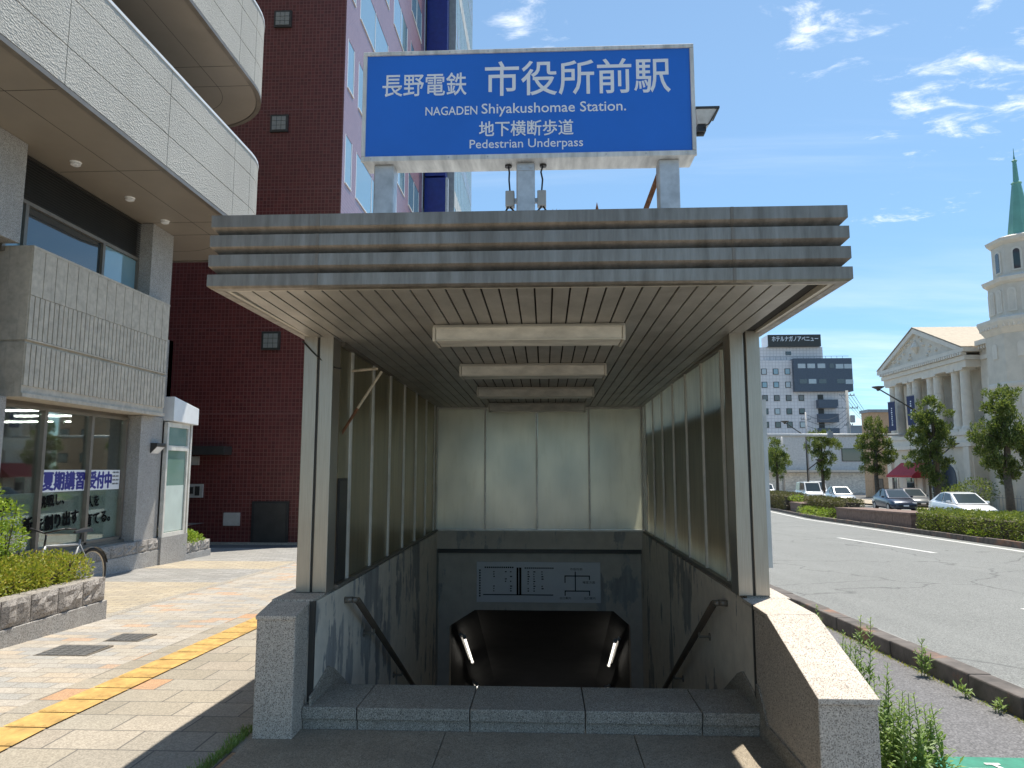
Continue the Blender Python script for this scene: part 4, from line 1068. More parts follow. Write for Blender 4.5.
for k in range(13): MB().box(-4.597, -4.58, 34.93+k*.67, 34.97+k*.67, 0, 38).build('fin', 'mullion_metal', t)

# ------------------------------------------------------------------ far side: hotel and low buildings
HY = 130.
t = thing('hotel_building', 'pale tiled hotel tower with dark cantilevered corner and grey rooftop sign', 'hotel', (46, 140, G(130)))
MB().box(34, 54.2, HY, HY+18, -4, 21.4).build('wall', 'hotel_tile', t)
m = MB(); m.box(44.9, 55.2, HY-1., HY+12, 15.6, 21.6); db = m.build('dark_block', 'hotel_dark', t)
for (xs_, z, dark) in (((45.6, 47.3, 49.1), 19.9, 0), ((51.2,), 19.9, 1), ((52.3, 53.8), 19.8, 0), ((45.8, 49.2), 17.1, 1), ((47.4,), 17.1, 0), ((52.4,), 17.1, 1), ((53.9,), 17.0, 0)):
    for x in xs_:
        w_ = MB().box(x, x+(1.35 if x != 51.2 else .8), HY-1.04, HY-1.005, z-.1, z+.72).build('window', 'glass_dark' if dark else 'glass_pale', db)
MB().box(39.2, 50.9, HY+1, HY+10, 21.4, 24.0).build('penthouse', 'hotel_tile', t)
sb = MB().box(40.9, 50.4, HY+.2, HY+4, 24.0, 26.2).build('rooftop_sign', 'frame_dark', t)
MB().quad((40.85, HY+.2, 24.05), (40.85, HY+4, 24.05), (40.85, HY+4, 26.15), (40.85, HY+.2, 26.15)).build('side_panel', 'banner_white', sb)
text_obj('lettering', 'ホテルナガノアベニュー', (41.6, HY+.19, 24.95), (1, 0, 0), (0, 0, 1), 8.3, .95, 'banner_white', sb, .05, .02)
m = MB(); m.box(44.2, 45.2, HY+.93, HY+.99, 22.5, 23.2); m.build('window', 'glass_dark', t)
m = MB()
for x in range(39, 55, 1): m.box(x, x+.05, HY+.02, HY+.07, 21.4, 22.1)
m.box(38, 55.1, HY+.02, HY+.07, 22.1, 22.16); m.build('railing', 'grey_wall', t)
for r_ in range(9):
    z = 19.35 - r_*2.42
    for ci, x in enumerate((39.85, 41.95, 44.05, 46.3)):
        if ci == 3 and z > 15: continue
        if x < 44.8 or z < 15.4:
            w_ = MB().box(x-.5, x+.5, HY-.06, HY-.0, z-.55, z+.55).build('window', 'frame_dark', t)
            MB().box(x-.38, x+.38, HY-.09, HY-.061, z-.45, z+.45).build('pane', ('glass_sky' if r_ < 2 else 'glass_dark') if (r_*3+ci) % 5 else 'glass_pale', w_)
for k in range(5):
    z = 12.6-k*2.55
    MB().box(48.9, 52.3, HY-1.2, HY-.0, z, z+1.5).build('balcony', 'hotel_dark', t)
    MB().box(49.2, 50.2, HY-.05, HY-.0, z+1.5, z+2.5).build('balcony_door', 'frame_dark', t)
MB().box(34, 60, HY-6, HY-.1, -4, .8).build('podium', 'pale_wall', t)
def lowbuilding(name, lab, x0, x1, y0, y1, h, mat, wins, roof='grey_wall', wm='glass_dark'):
    gz = G(y0)
    t = thing(name, lab, 'building', ((x0+x1)/2, y0, gz))
    MB().box(x0, x1, y0, y1, gz-1, gz+h).build('wall', mat, t)
    MB().box(x0-.15, x1+.15, y0-.15, y1+.15, gz+h, gz+h+.35).build('roof', roof, t)
    for (a, b_, z0, z1) in wins:
        w_ = MB().box(a, b_, y0-.06, y0-.0, gz+z0, gz+z1).build('window', 'frame_dark', t)
        MB().box(a+.08, b_-.08, y0-.08, y0-.061, gz+z0+.08, gz+z1-.08).build('pane', wm, w_)
    return t
t = lowbuilding('shop_building', 'low white warehouse-like shop with dark upper windows behind the street trees', 29.8, 46.6, 102, 118, 8.1, 'pale_wall', ((41.5, 44.4, 4.6, 6.4), (30.6, 33.2, 5.0, 6.2)))
m = MB(); m.box(29.8, 46.6, 101.0, 101.9, 1.3, 1.6); m.build('awning', 'lamp_housing', t)
m = MB(); m.box(30.2, 46.2, 101.92, 101.99, -1.6, 1.2); m.build('shutter', 'lamp_cover', t)
t = lowbuilding('apartment_building', 'tan apartment block with small dark windows left of the wedding hall', 38.4, 44.5, 86, 88, 10., 'tan_wall', ((38.6, 39.6, 1.0, 2.2), (40.6, 41.7, 1.0, 2.3), (40.4, 41.5, 4.1, 5.3), (43, 44.3, 4.1, 5.3), (40.4, 41.5, 7.1, 8.3), (43, 44.3, 7.1, 8.3)))
lowbuilding('office_block', 'grey distant block with flat roof beyond the utility pole', 82, 104, 215, 235, 17.5, 'grey_wall', ((84, 87, 11, 13), (89, 92, 11, 13), (94, 97, 11, 13), (84, 87, 7, 9), (89, 92, 7, 9)))
lowbuilding('office_block', 'bluish distant block with rooftop mast, right of the grey block', 72, 81.5, 180, 195, 12.0, 'hotel_dark', ((73, 76, 7, 9), (77, 80, 7, 9)))
lowbuilding('office_block', 'long pale far block hidden between the hotel and the tan block', 55, 80, 150, 165, 7.0, 'pale_wall', ((57, 60, 3, 5), (62, 65, 3, 5), (68, 71, 3, 5)))
lowbuilding('office_block', 'brownish far block far down the street behind the canopy', -40, 0, 260, 280, 16, 'tan_wall', ((-20, -16, 9, 12), (-10, -6, 9, 12)))

# ------------------------------------------------------------------ wedding hall with portico and spire
CX = 31.
t = thing('wedding_hall', 'cream neoclassical hall with columned portico, pediment and tall green spire', 'building', (34, 56, G(56)))
gb = -2.6
m = MB(); m.box(CX+1.6, 52, 53.2, 65.9, 3.3, 10.3); m.box(CX, 52, 53.2, 65.9, gb, 3.3); m.box(CX+1.0, 52, 46.2, 53.2, gb, 10.9); m.box(CX+1.4, 52, 36, 46.2, gb, 3.6)
m.build('wall', 'church_stone', t)
m = MB(); m.box(CX-.25, CX+2, 53.0, 66.2, 3.31, 3.65); m.box(CX-.1, CX+2, 53.1, 66.1, 3.66, 4.15); m.box(CX-.2, CX+2, 53.0, 66.2, 4.16, 4.45)
m.box(CX+.7, CX+2, 46.2, 52.98, 3.31, 3.65); m.box(CX+.85, CX+2, 46.2, 52.98, 3.66, 4.2); m.box(CX+1.2, CX+2, 36, 46.1, 3.61, 3.95)
m.box(CX-.05, CX+2.2, 53.2, 65.9, 9.15, 9.65); m.box(CX-.2, CX+2.4, 53.05, 66.05, 9.66, 10.0); m.box(CX-.35, CX+2.6, 52.9, 66.5, 10.25, 10.55)
m.box(CX+.8, CX+3, 46.0, 52.85, 9.6, 9.9); m.box(CX+.45, CX+3, 46.0, 52.8, 10.6, 10.95)
for k in range(43): m.box(CX-.42, CX-.0, 53.1+k*.3, 53.28+k*.3, 10.02, 10.22)
for k in range(22): m.box(CX+.6, CX+.99, 46.2+k*.3, 46.38+k*.3, 10.35, 10.58)
m.build('cornice', 'church_trim', t)
m = MB(); m.prism([(53.5, 10.56), (66.0, 10.56), (59.75, 13.05)], 'x', CX-.1, CX+4); pd = m.build('pediment', 'church_stone', t)
m = MB(); m.prism([(53.1, 10.56), (54.0, 10.56), (59.75, 12.9), (65.5, 10.56), (66.4, 10.56), (59.75, 13.3)], 'x', CX-.35, CX+4.3); m.build('raking_cornice', 'church_trim', pd)
m = MB(); m.prism([(53.05, 10.60), (59.75, 13.36), (66.45, 10.60), (66.45, 10.66), (59.75, 13.43), (53.05, 10.66)], 'x', CX-.4, CX+14); m.build('roof', 'church_roof', t)
m = MB(); rr = random.Random(3)
for k in range(26):
    yy = 59.75+rr.uniform(-4, 4); zz = 10.8+rr.uniform(0, 1)*(2.0*(1-abs(yy-59.75)/5.5)); m.lathe((CX-.12, yy, zz), [(.05, -.12), (.16, 0), (.05, .14)], 6)
m.lathe((CX-.15, 59.75, 11.7), [(.1, -.5), (.45, 0), (.1, .5)], 8); m.build('relief', 'church_trim', pd)
# paired columns
for yy in (54.2, 55.35, 57.9, 58.9, 61.2, 62.1, 64.2, 65.2):
    m = MB(); prof_ = [(.50, 0), (.50, .25), (.42, .4)]
    for k in range(9): prof_ += [(.40-.006*k, .42+k*.46), (.40-.006*k, .85+k*.46), (.375-.006*k, .865+k*.46)]
    prof_ = prof_[:-1] + [(.46, 4.55), (.5, 4.7)]
    m.lathe((CX+.45, yy, 4.45), prof_, 16); c_ = m.build('column', 'church_trim', t, smooth=False)
    MB().box(CX-.05, CX+.95, yy-.5, yy+.5, 4.451, 4.62).build('base', 'church_trim', c_); MB().box(CX-.05, CX+.95, yy-.5, yy+.5, 9.0, 9.149).build('capital', 'church_trim', c_)
# upper windows behind columns and arched niches
def archpts(yc, w_, z0, z1, n_=8):
    return [(yc-w_/2, z0), (yc+w_/2, z0)] + [(yc+w_/2*math.cos(math.pi*k/n_), z1-w_/2+w_/2*math.sin(math.pi*k/n_)) for k in range(n_+1)]
for yy in (56.6, 60.1, 63.4):
    m = MB(); m.prism(archpts(yy, 1.5, 4.6, 8.2), 'x', CX+1.5, CX+1.62); w_ = m.build('arched_window', 'church_trim', t)
    m = MB(); m.prism(archpts(yy, 1.1, 4.7, 8.0), 'x', CX+1.46, CX+1.499); m.build('pane', 'glass_dark', w_)
m = MB(); m.prism(archpts(51.5, 1.6, 4.5, 8.6), 'x', CX+.85, CX+.999); w_ = m.build('arched_niche', 'church_trim', t)
m = MB(); m.prism(archpts(51.5, 1.1, 4.7, 8.3), 'x', CX+.80, CX+.849); m.build('recess', 'church_stone', w_)
m = MB(); m.box(CX+.9, CX+.999, 47.6, 49.2, 6.0, 9.3); w_ = m.build('window', 'hotel_dark', t)
m = MB()
for k in range(5): m.box(CX+.86, CX+.899, 47.7, 49.1, 6.1+k*.64, 6.6+k*.64)
m.build('pane', 'glass_sky', w_)
# podium arcade on the near wing
for k in range(9):
    yy = 37.2+k*1.05
    m = MB(); m.prism(archpts(yy, .78, -.9, 2.6), 'x', CX+1.32, CX+1.399); w_ = m.build('arched_niche', 'church_trim', t)
    m = MB(); m.prism(archpts(yy, .5, -.8, 2.4), 'x', CX+1.29, CX+1.319); m.build('recess', 'church_stone', w_)
m = MB(); m.prism(archpts(49.5, 1.5, -1.6, 2.4), 'x', CX+.85, CX+.999); w_ = m.build('arched_niche', 'church_trim', t)
m = MB(); m.prism(archpts(56.4, 2.6, -1.9, 2.3), 'x', CX-.10, CX-.0); w_ = m.build('arched_door', 'church_trim', t)
m = MB(); m.prism(archpts(56.4, 2.1, -1.9, 2.05), 'x', CX-.15, CX-.101); m.build('door_glass', 'hotel_dark', w_)
for yy in (62.2, 65.2):
    m = MB(); m.box(CX-.08, CX-.0, yy-.8, yy+.8, -1.8, 1.2); w_ = m.build('window', 'church_trim', t)
    m = MB(); m.box(CX-.12, CX-.081, yy-.6, yy+.6, -1.7, 1.0); m.build('pane', 'glass_dark', w_)
for yy in (53.7, 58.6, 60.4, 65.5):
    m = MB(); m.box(CX-.22, CX-.0, yy-.35, yy+.35, gb, 3.3); m.build('pilaster', 'church_trim', t)
# tower, octagonal tiers
tc = (32.35, 48.2)
def octo(mb, prof_, n_=8): mb.lathe((tc[0], tc[1], 0), prof_, n_)
m = MB(); octo(m, [(2.5, gb), (2.5, 10.5)]); tw = m.build('tower', 'church_stone', t)
for pr_ in ([(2.18, 13.85), (2.42, 14.0), (2.5, 14.25), (2.0, 14.45)], [(1.80, 16.6), (2.05, 16.8), (2.12, 17.0), (1.2, 17.3)], [(2.5, 6.9), (2.57, 7.0), (2.57, 7.2), (2.5, 7.3)], [(2.5, 3.4), (2.7, 3.6), (2.7, 4.1), (2.5, 4.3)]):
    m = MB(); octo(m, pr_); m.build('cornice', 'church_trim', tw)
m = MB(); octo(m, [(2.52, 10.5), (2.7, 10.75), (2.95, 11.3), (2.95, 11.5), (2.3, 11.7)])
for k in range(8):
    a = 2*math.pi*k/8; dx, dy = math.cos(a), math.sin(a)
    for q in range(-3, 4): 
        px_, py_ = tc[0]+dx*2.55-dy*q*.28, tc[1]+dy*2.55+dx*q*.28
        m.box(px_-.09, px_+.09, py_-.09, py_+.09, 10.9, 11.25)
m.build('cornice', 'church_trim', tw)
m = MB(); octo(m, [(2.15, 11.68), (2.15, 13.9)]); m.build('belfry', 'church_stone', tw)
m = MB(); octo(m, [(1.77, 14.43), (1.77, 16.65)]); m.build('belfry', 'church_stone', tw)
for (r_, z0, z1, w0) in ((2.15, 11.95, 13.55, .5), (1.77, 14.7, 16.3, .6)):
    for k in range(8):
        a = 2*math.pi*k/8 + math.pi*0
        ap = r_*math.cos(math.pi/8)
        for off in ((-.38, .38) if r_ > 2 else (0,)):
            dx, dy = math.cos(a), math.sin(a); ox, oy = -dy, dx
            def mk(mb, w_, za, zb, d0, d1):
                pts = archpts(0, w_, za, zb); n_ = len(pts)
                vs = [(tc[0]+dx*(ap+d)+ox*(p[0]+off), tc[1]+dy*(ap+d)+oy*(p[0]+off), p[1]) for d in (d0, d1) for p in pts]
                mb.add(vs, [tuple(range(n_))[::-1], tuple(range(n_, 2*n_))] + [(i, (i+1) % n_, n_+(i+1) % n_, n_+i) for i in range(n_)])
            m = MB(); mk(m, w0, z0, z1, 0, .07); w_ = m.build('arched_opening', 'church_trim', tw)
            m = MB(); mk(m, w0*.62, z0+.1, z1-.15, .071, .09); m.build('recess', 'glass_dark' if r_ < 2 else 'church_stone', w_)
m = MB(); octo(m, [(1.0, 17.2), (.78, 17.35), (.28, 21.0), (.34, 21.1), (.18, 21.25), (.12, 22.6), (.18, 22.7), (.07, 22.8), (.03, 23.1), (.015, 23.6)]); m.build('spire', 'copper_green', t)
# niches on tower shaft
for z0, z1, w0 in ((8.9, 9.9, .5), (5.6, 6.7, .5)):
    for k in (3, 4, 5):
        a = 2*math.pi*k/8; dx, dy = math.cos(a), math.sin(a); ox, oy = -dy, dx; ap = 2.5*math.cos(math.pi/8)
        pts = archpts(0, w0, z0, z1); n_ = len(pts)
        vs = [(tc[0]+dx*(ap+d)+ox*p[0], tc[1]+dy*(ap+d)+oy*p[0], p[1]) for d in (0, .06) for p in pts]
        m = MB().add(vs, [tuple(range(n_))[::-1], tuple(range(n_, 2*n_))] + [(i, (i+1) % n_, n_+(i+1) % n_, n_+i) for i in range(n_)]); m.build('medallion', 'church_trim', tw)
# awning, banners
t = thing('door_awning', 'red fabric awning over the far entrance of the hall', 'awning', (30.4, 60.5, .9))
m = MB(); m.prism([(CX-.02, 2.2), (CX-.02, 1.0), (CX-1.6, .95), (CX-1.6, 1.15), (CX-.3, 2.2)], 'y', 58.9, 63.2); m.build('canvas', 'red_fabric', t)
m = MB(); m.path([(CX-.02, 63.1, .98), (CX-1.58, 63.1, .97), (CX-1.58, 59.0, .97), (CX-.02, 59.0, .98)], .03); m.build('frame', 'steel', t)
for i, (yy, z0, z1, lab) in enumerate(((63.6, 5.0, 7.5, 'navy banner with white lettering hanging between the farthest portico columns'), (60.3, 5.3, 7.7, 'navy banner half hidden behind the tree crown on the portico'), (57.2, -.1, 2.4, 'low navy banner beside the arched entrance of the hall'))):
    t = thing('wall_banner', lab, 'banner', (CX-.6, yy, z0), 'navy banners on the wedding hall')
    MB().box(CX-.62, CX-.60, yy-.62, yy+.62, z0, z1).build('cloth', 'navy_fabric', t)
    m = MB(); m.tube((CX+.0, yy+.6, z1+.04), (CX-.62, yy+.6, z1+.04), .03); m.tube((CX-.61, yy-.66, z1+.04), (CX-.61, yy+.66, z1+.04), .03); m.build('rod', 'pole_grey', t)
    m = MB()
    for k in range(9): m.box(CX-.628, CX-.621, yy-.12+(k % 2)*.04, yy+.10-(k % 3)*.03, z0+.45+k*.18, z0+.56+k*.18)
    m.build('lettering', 'banner_white', t)
# people far away by the entrance are tiny: railing and gate instead
t = thing('iron_fence', 'pale iron fence between the parked cars and the hall', 'fence', (29.3, 46, G(46)))
m = MB(); y = 37.
while y < 54: m.tube((29.3, y, G(y)+.1), (29.3, y, G(y)+1.15), .02, None, 4); y += .35
m.box(29.27, 29.33, 37, 54, -1.15+.95, -1.15+1.0)
m.build('rail', 'pole_grey', t)
t = thing('green_sign', 'green framed street sign by the near wing of the hall', 'sign', (29.6, 40.6, G(40)))
MB().box(29.55, 29.62, 36.9, 39.4, -.5, 1.3).build('panel', 'paint_green', t)
m = MB(); m.tube((29.6, 37.2, -1.2), (29.6, 37.2, 1.5), .04); m.tube((29.6, 39.2, -1.2), (29.6, 39.2, 1.5), .04); m.build('post', 'pole_grey', t)

# ------------------------------------------------------------------ poles
def pole(name, lab, x, y, h, r, mat, arms=(), group=None):
    t = thing(name, lab, 'pole', (x, y, G(y)), group)
    MB().tube((x, y, G(y)-.1), (x, y, G(y)+h), r, r*.65, 10).build('shaft', mat, t, smooth=True)
    for z, w_ in arms:
        m = MB(); m.box(x-w_, x+w_, y-.06, y+.06, G(y)+z, G(y)+z+.12)
        for k in (-1, -.5, .5, 1): m.lathe((x+k*w_*.95, y, G(y)+z+.12), [(.06, 0), (.08, .12), (.03, .24)], 6)
        m.build('crossarm', 'pole_grey', t)
    return t
t = pole('utility_pole', 'tall grey utility pole with crossarms right of the hotel', 45.2, 108, 15.3, .30, 'pole_concrete', ((14.5, 1.1), (12.6, 1.5), (10.0, .6)))
MB().lathe((45.8, 107.9, 8.6), [(.3, 0), (.35, .1), (.35, 1.), (.3, 1.1)], 10).build('transformer', 'pole_grey', t)
pole('utility_pole', 'slim dark utility pole in front of the hotel windows', 33.2, 92, 10.6, .17, 'pole_grey', ((9.6, .6),))
pole('signal_pole', 'plain grey-green pole left of the slim dark pole', 29.4, 90, 7.6, .2, 'pole_grey')
# wires
m = MB()
for k in range(5):
    x0, z0 = 44.2+k*.5, G(108)+14.7
    pts = [(x0+(i/12)*60, 108+(i/12)*120, z0-1.8*math.sin(math.pi*i/12)+(i/12)*3) for i in range(13)]
    m.path(pts, .035, 4)
for k in range(4):
    pts = [(45.2-(i/12)*12, 108-(i/12)*16, G(108)+12.7-k*.7-1.2*math.sin(math.pi*i/12)-(i/12)*2.2) for i in range(13)]
    m.path(pts, .03, 4)
tag(m.build('power_line', 'black_plastic'), 'thin power lines strung from the utility poles', 'wire')
# signal gantry
t = thing('signal_gantry', 'long horizontal pale signal arm spanning the road on a white post', 'signal pole', (18.1, 60, G(60)))
MB().tube((18.2, 60, G(60)), (18.2, 60, 4.9), .20, .16, 12).build('post', 'pole_white', t, smooth=True)
m = MB(); m.tube((18.2, 60, 4.47), (30.3, 60, 4.47), .13, .10, 10); m.build('arm', 'pole_white', t, smooth=True)
m = MB(); m.box(23.35, 23.75, 59.8, 60.2, 4.25, 4.75); m.tube((23.55, 60, 4.6), (23.55, 60, 4.9), .08); m.build('clamp', 'pole_grey', t)
# street lamps with a cone head on an inclined arm
def lamp(name, lab, x, y, h, arms):
    t = thing(name, lab, 'street lamp', (x, y, G(y)), 'street lamps along the far sidewalk')
    MB().tube((x, y, G(y)), (x, y, h), .09, .06, 8).build('shaft', 'frame_dark', t, smooth=True)
    for (dx, z0, dz) in arms:
        m = MB(); m.tube((x, y, z0), (x+dx, y, z0+dz), .055, .045, 6); a = m.build('arm', 'frame_dark', t)
        m = MB(); m.lathe((x+dx, y, z0+dz-.15), [(.08, 0), (.12, .10), (.38, .24), (.40, .29), (.06, .33)], 12); m.build('lamp_head', 'frame_dark', a)
lamp('street_lamp', 'dark street lamp by the hall with one arm raised over the portico', 25.7, 49.2, 5.4, ((-3.0, 5.2, 1.9), (1.7, 1.9, 1.35)))
lamp('street_lamp', 'dark street lamp with a raised arm in front of the hotel', 25.9, 72, 5.2, ((-2.0, 4.9, 1.4), (1.2, 1.6, .9)))

# ------------------------------------------------------------------ trees
def tree(x, y, lab, clumps, th, seed, dens=900, r0=.16, ls=.17):
    rr = random.Random(seed); z = G(y)+.1
    t = thing('street_tree', lab, 'tree', (x, y, z), 'clipped street trees along the far sidewalk')
    m = MB(); pts = [Vector((x, y, z-.2)), Vector((x+rr.uniform(-.1, .1), y, z+th*.4)), Vector((x+rr.uniform(-.15, .15), y, z+th*.75)), Vector((x, y, z+th))]
    rs = [r0*1.2, r0*.9, r0*.75, r0*.35]
    for a, b_, ra, rb in zip(pts, pts[1:], rs, rs[1:]): m.tube(a, b_, ra, rb, 9)
    tr = m.build('trunk', 'bark', t, smooth=True)
    m = MB()
    for (cx, cz, r_) in clumps:
        c = Vector((x+cx, y+rr.uniform(-.4, .4), z+cz)); k = rr.uniform(.45, .8)
        m.tube(pts[1].lerp(pts[3], k), c, r0*.35, r0*.1, 5)
    m.build('limb', 'bark', tr)
    m = MB()
    for (cx, cz, r_) in clumps:
        yo = rr.uniform(-.35, .35)
        for s_ in range(6):
            v = Vector((rr.gauss(0, 1), rr.gauss(0, 1), rr.gauss(0, 1))).normalized()*r_*.78
            rc = r_*rr.uniform(.30, .52)
            blob_leaves(m, rr, (x+cx+v.x, y+yo+v.y*1.1, z+cz+v.z), (rc, rc, rc*1.05), int(dens*1.9*rc*rc), ls, ls*.45, .25, .8)
    for (cx, cz, r_) in clumps:
        for s_ in range(9):
            a_ = rr.uniform(0, 6.28); e_ = rr.uniform(.0, 1.2)
            px_, py_, pz_ = x+cx+math.cos(a_)*math.cos(e_)*r_*1.05, y+math.sin(a_)*math.cos(e_)*r_*1.2, z+cz+math.sin(e_)*r_*1.05
            blob_leaves(m, rr, (px_, py_, pz_), (.11, .11, rr.uniform(.2, .38)), int(dens*.028), ls*1.05, ls*.42, .2, 1.4)
    m.build('crown', 'leaf_tree', t)
tree(25.4, 40.5, 'large dense street tree nearest the camera, at the picture edge by the spire', [(-.45, 6.2, .75), (.3, 6.35, .7), (-.2, 5.3, .8), (-1.1, 4.5, .75), (.0, 4.4, .85), (1.0, 4.7, .8), (-.8, 3.5, .75), (.4, 3.5, .85), (1.3, 3.7, .6), (-.3, 2.7, .6), (.5, 2.6, .5), (.1, 2.1, .35)], 6.0, 1, 1300, .2)
tree(25.2, 47.5, 'tall narrow street tree in front of the portico, beside the street lamp', [(-.05, 6.6, .7), (.6, 6.0, .75), (-.6, 5.6, .8), (.4, 5.1, .8), (-1.1, 4.8, .55), (-.4, 4.2, .75), (.7, 4.0, .7), (-1.3, 3.3, .5), (-.1, 3.2, .65), (.6, 3.0, .45), (-.6, 2.5, .45), (-.1, 2.0, .4)], 6.2, 2, 1200, .2)
tree(26.7, 59, 'loose round-headed street tree left of the hall, before the tan building', [(-.1, 6.4, .6), (.3, 5.6, .7), (-.6, 5.0, .7), (.8, 4.7, .6), (-1.2, 4.5, .5), (1.1, 3.8, .5), (-.2, 4.1, .7), (.5, 3.3, .65), (-.6, 3.2, .6), (.0, 2.6, .5)], 5.8, 3, 1000, .17)
tree(27.6, 72.5, 'bushy street tree between the two pole groups', [(-.6, 6.0, .8), (.5, 6.1, .7), (-.9, 5.1, .75), (.9, 5.2, .8), (.0, 4.9, .8), (-.5, 4.0, .75), (.6, 3.9, .7), (.0, 3.0, .6), (.1, 2.4, .4)], 5.4, 4, 900, .17)
tree(28.0, 88, 'farthest street tree, half hidden by the right canopy pillar', [(-.3, 6.2, .8), (.5, 5.2, .9), (-.6, 4.9, .8), (1.1, 4.3, .8), (.0, 4.0, .9), (-.5, 3.3, .7), (.7, 3.1, .6), (.1, 2.4, .5)], 5.6, 5, 800, .17)
tree(22.8, 71.5, 'small crown seen at the pillar edge low above the hedge', [(-.2, 4.6, .6), (.4, 4.0, .6), (-.3, 3.4, .6), (.2, 2.9, .5)], 4.2, 9, 900, .12)
shrub('round_bush', 'rounded dark bush behind the white hatchback', 'bush', [((28.2, 48.5, .2), (1.3, 1.3, .9)), ((27.6, 49.5, -.2), (1., 1., .8))], 260, .16, .08, 'leaf_tree', 8, base=G(48))
shrub('conifer_bush', 'small pointed conifer by the arched entrance', 'bush', [((29.2, 54.3, 1.4), (.3, .3, .8)), ((29.2, 54.3, .5), (.5, .5, .9)), ((29.2, 54.3, -.4), (.65, .65, .9))], 320, .14, .06, 'leaf_tree', 9, base=G(54)+.1)

# ------------------------------------------------------------------ median: hedges and brick beds
def hedge(name, lab, y0, y1, h, mat, seed, xoff=.25, w_=1.5, dens=520, ls=.075):
    rr = random.Random(seed); yc = (y0+y1)/2
    t = thing(name, lab, 'hedge', (XM(yc)+1.1, yc, G(yc)+.12), 'hedges on the median')
    m = MB(); L = y1-y0; n_ = int(L*w_*1.0*dens)
    for side in range(3):
        k = int(n_*(1.0 if side == 2 else h/w_*1.1))
        for _ in range(k):
            y = rr.uniform(y0, y1); bz = G(y)+.12; wob = .05*math.sin(y*3.1)+.04*math.sin(y*7.3+1)
            if side == 2: p = Vector((XM(y)+xoff+rr.uniform(0, w_), y, bz+h+wob-rr.random()**2*.14)); nrm = Vector((0, 0, 1))
            else:
                x_ = XM(y)+xoff+(0 if side == 0 else w_); p = Vector((x_+(1 if side == 0 else -1)*(rr.random()**2*.14+wob*.5), y, bz+rr.uniform(.03, h))); nrm = Vector((-1 if side == 0 else 1, 0, .2))
            d = (nrm + Vector((rr.gauss(0, .6), rr.gauss(0, .6), rr.gauss(0, .6)))).normalized()
            leaf(m, p, d, Vector((rr.gauss(0, 1), rr.gauss(0, 1), rr.gauss(0, 1))).normalized(), ls*rr.uniform(.6, 1.3), ls*.5)
    for e in (y0, y1):
        for _ in range(int(n_*.25/max(1, L)*w_)):
            p = Vector((XM(e)+xoff+rr.uniform(0, w_), e+rr.uniform(-.05, .05), G(e)+.12+rr.uniform(0, h))); leaf(m, p, Vector((rr.gauss(0, .6), -1 if e == y0 else 1, rr.gauss(0, .6))).normalized(), Vector((0, 0, 1)), ls, ls*.5)
    m.build('foliage', mat, t)
    m = MB(); 
    ys_ = [y0+.15+(L-.3)*k/6 for k in range(7)]
    for a, b_ in zip(ys_, ys_[1:]):
        vs = []
        for y in (a, b_):
            x_ = XM(y)+xoff; z_ = G(y)+.1
            vs += [(x_+.16, y, z_), (x_+w_-.16, y, z_), (x_+w_-.16, y, z_+h-.14), (x_+.16, y, z_+h-.14)]
        m.add(vs, [(0,1,2,3), (4,7,6,5), (0,4,5,1), (1,5,6,2), (2,6,7,3), (3,7,4,0)])
    m.build('dark_core', 'soil', t)  # solid dark core added for the shade inside the hedge
hedge('boxwood_hedge', 'long yellow-green clipped hedge on the median in front of the white hatchback', 12.0, 26.9, .68, 'leaf_hedge', 31)
hedge('brown_hedge', 'brownish clipped hedge behind the brick bed, before the silver car', 37.5, 45.5, .95, 'leaf_brown', 32, .9, 1.0, 350, .09)
hedge('brown_hedge', 'brown-green hedge farther along the median by the pillar edge', 48.0, 62.0, 1.05, 'leaf_brown', 33, .25, 1.5, 260, .1)
def lowbush(name, lab, blobs, mat, seed):
    return shrub(name, lab, 'bush', blobs, 420, .10, .05, mat, seed, None, False)
lowbush('ground_cover_bush', 'bright lime-green low bush spilling beside the brick bed', [((XM(y)+.45+rr.uniform(-.1, .1), y, G(y)+.28), (.5, .6, .35)) for y in (38.5, 39.6, 40.6, 41.6, 42.8, 43.8)], 'leaf_bright', 41)
lowbush('flowering_bush', 'small pale green tuft on top of the far brick bed', [((XM(46.5)+.7, 46.5, G(46)+.95), (.5, .8, .2))], 'leaf_bright', 42)
lowbush('ground_cover_bush', 'low green growth at the foot of the clipped hedge', [((XM(y)+.28, y, G(y)+.18), (.2, .5, .16)) for y in (18.6, 19.6, 22.5)], 'leaf_bright', 43)
def bed(lab, y0, y1, h, x0=.35, x1=1.75):
    yc = (y0+y1)/2
    t = thing('brick_planter', lab, 'planter', (XM(yc)+1, yc, G(yc)+.12), 'brick planters on the median')
    m = MB()
    def pr_(a, b_, fx0, fx1, z0, z1):
        vs = []
        for y in (a, b_):
            vs += [(XM(y)+fx0, y, G(y)+z0), (XM(y)+fx1, y, G(y)+z0), (XM(y)+fx1, y, G(y)+z1), (XM(y)+fx0, y, G(y)+z1)]
        m.add(vs, [(0,1,2,3), (4,7,6,5), (0,4,5,1), (1,5,6,2), (2,6,7,3), (3,7,4,0)])
    L = y1-y0; k_ = max(1, int(L/1.6))
    for k in range(k_): pr_(y0+L*k/k_+.01, y0+L*(k+1)/k_-.01, x0, x1, 0, h)
    m.build('wall', 'brown_brick', t)
    m = MB(); pr_(y0-.04, y1+.04, x0-.04, x1+.04, h+.001, h+.08); m.build('coping', 'brown_brick', t)
bed('long low brown brick bed on the median between the hedges', 27.6, 37.0, .62)
bed('short reddish brick bed farther along the median', 44.5, 47.5, .62, .5, 1.6)

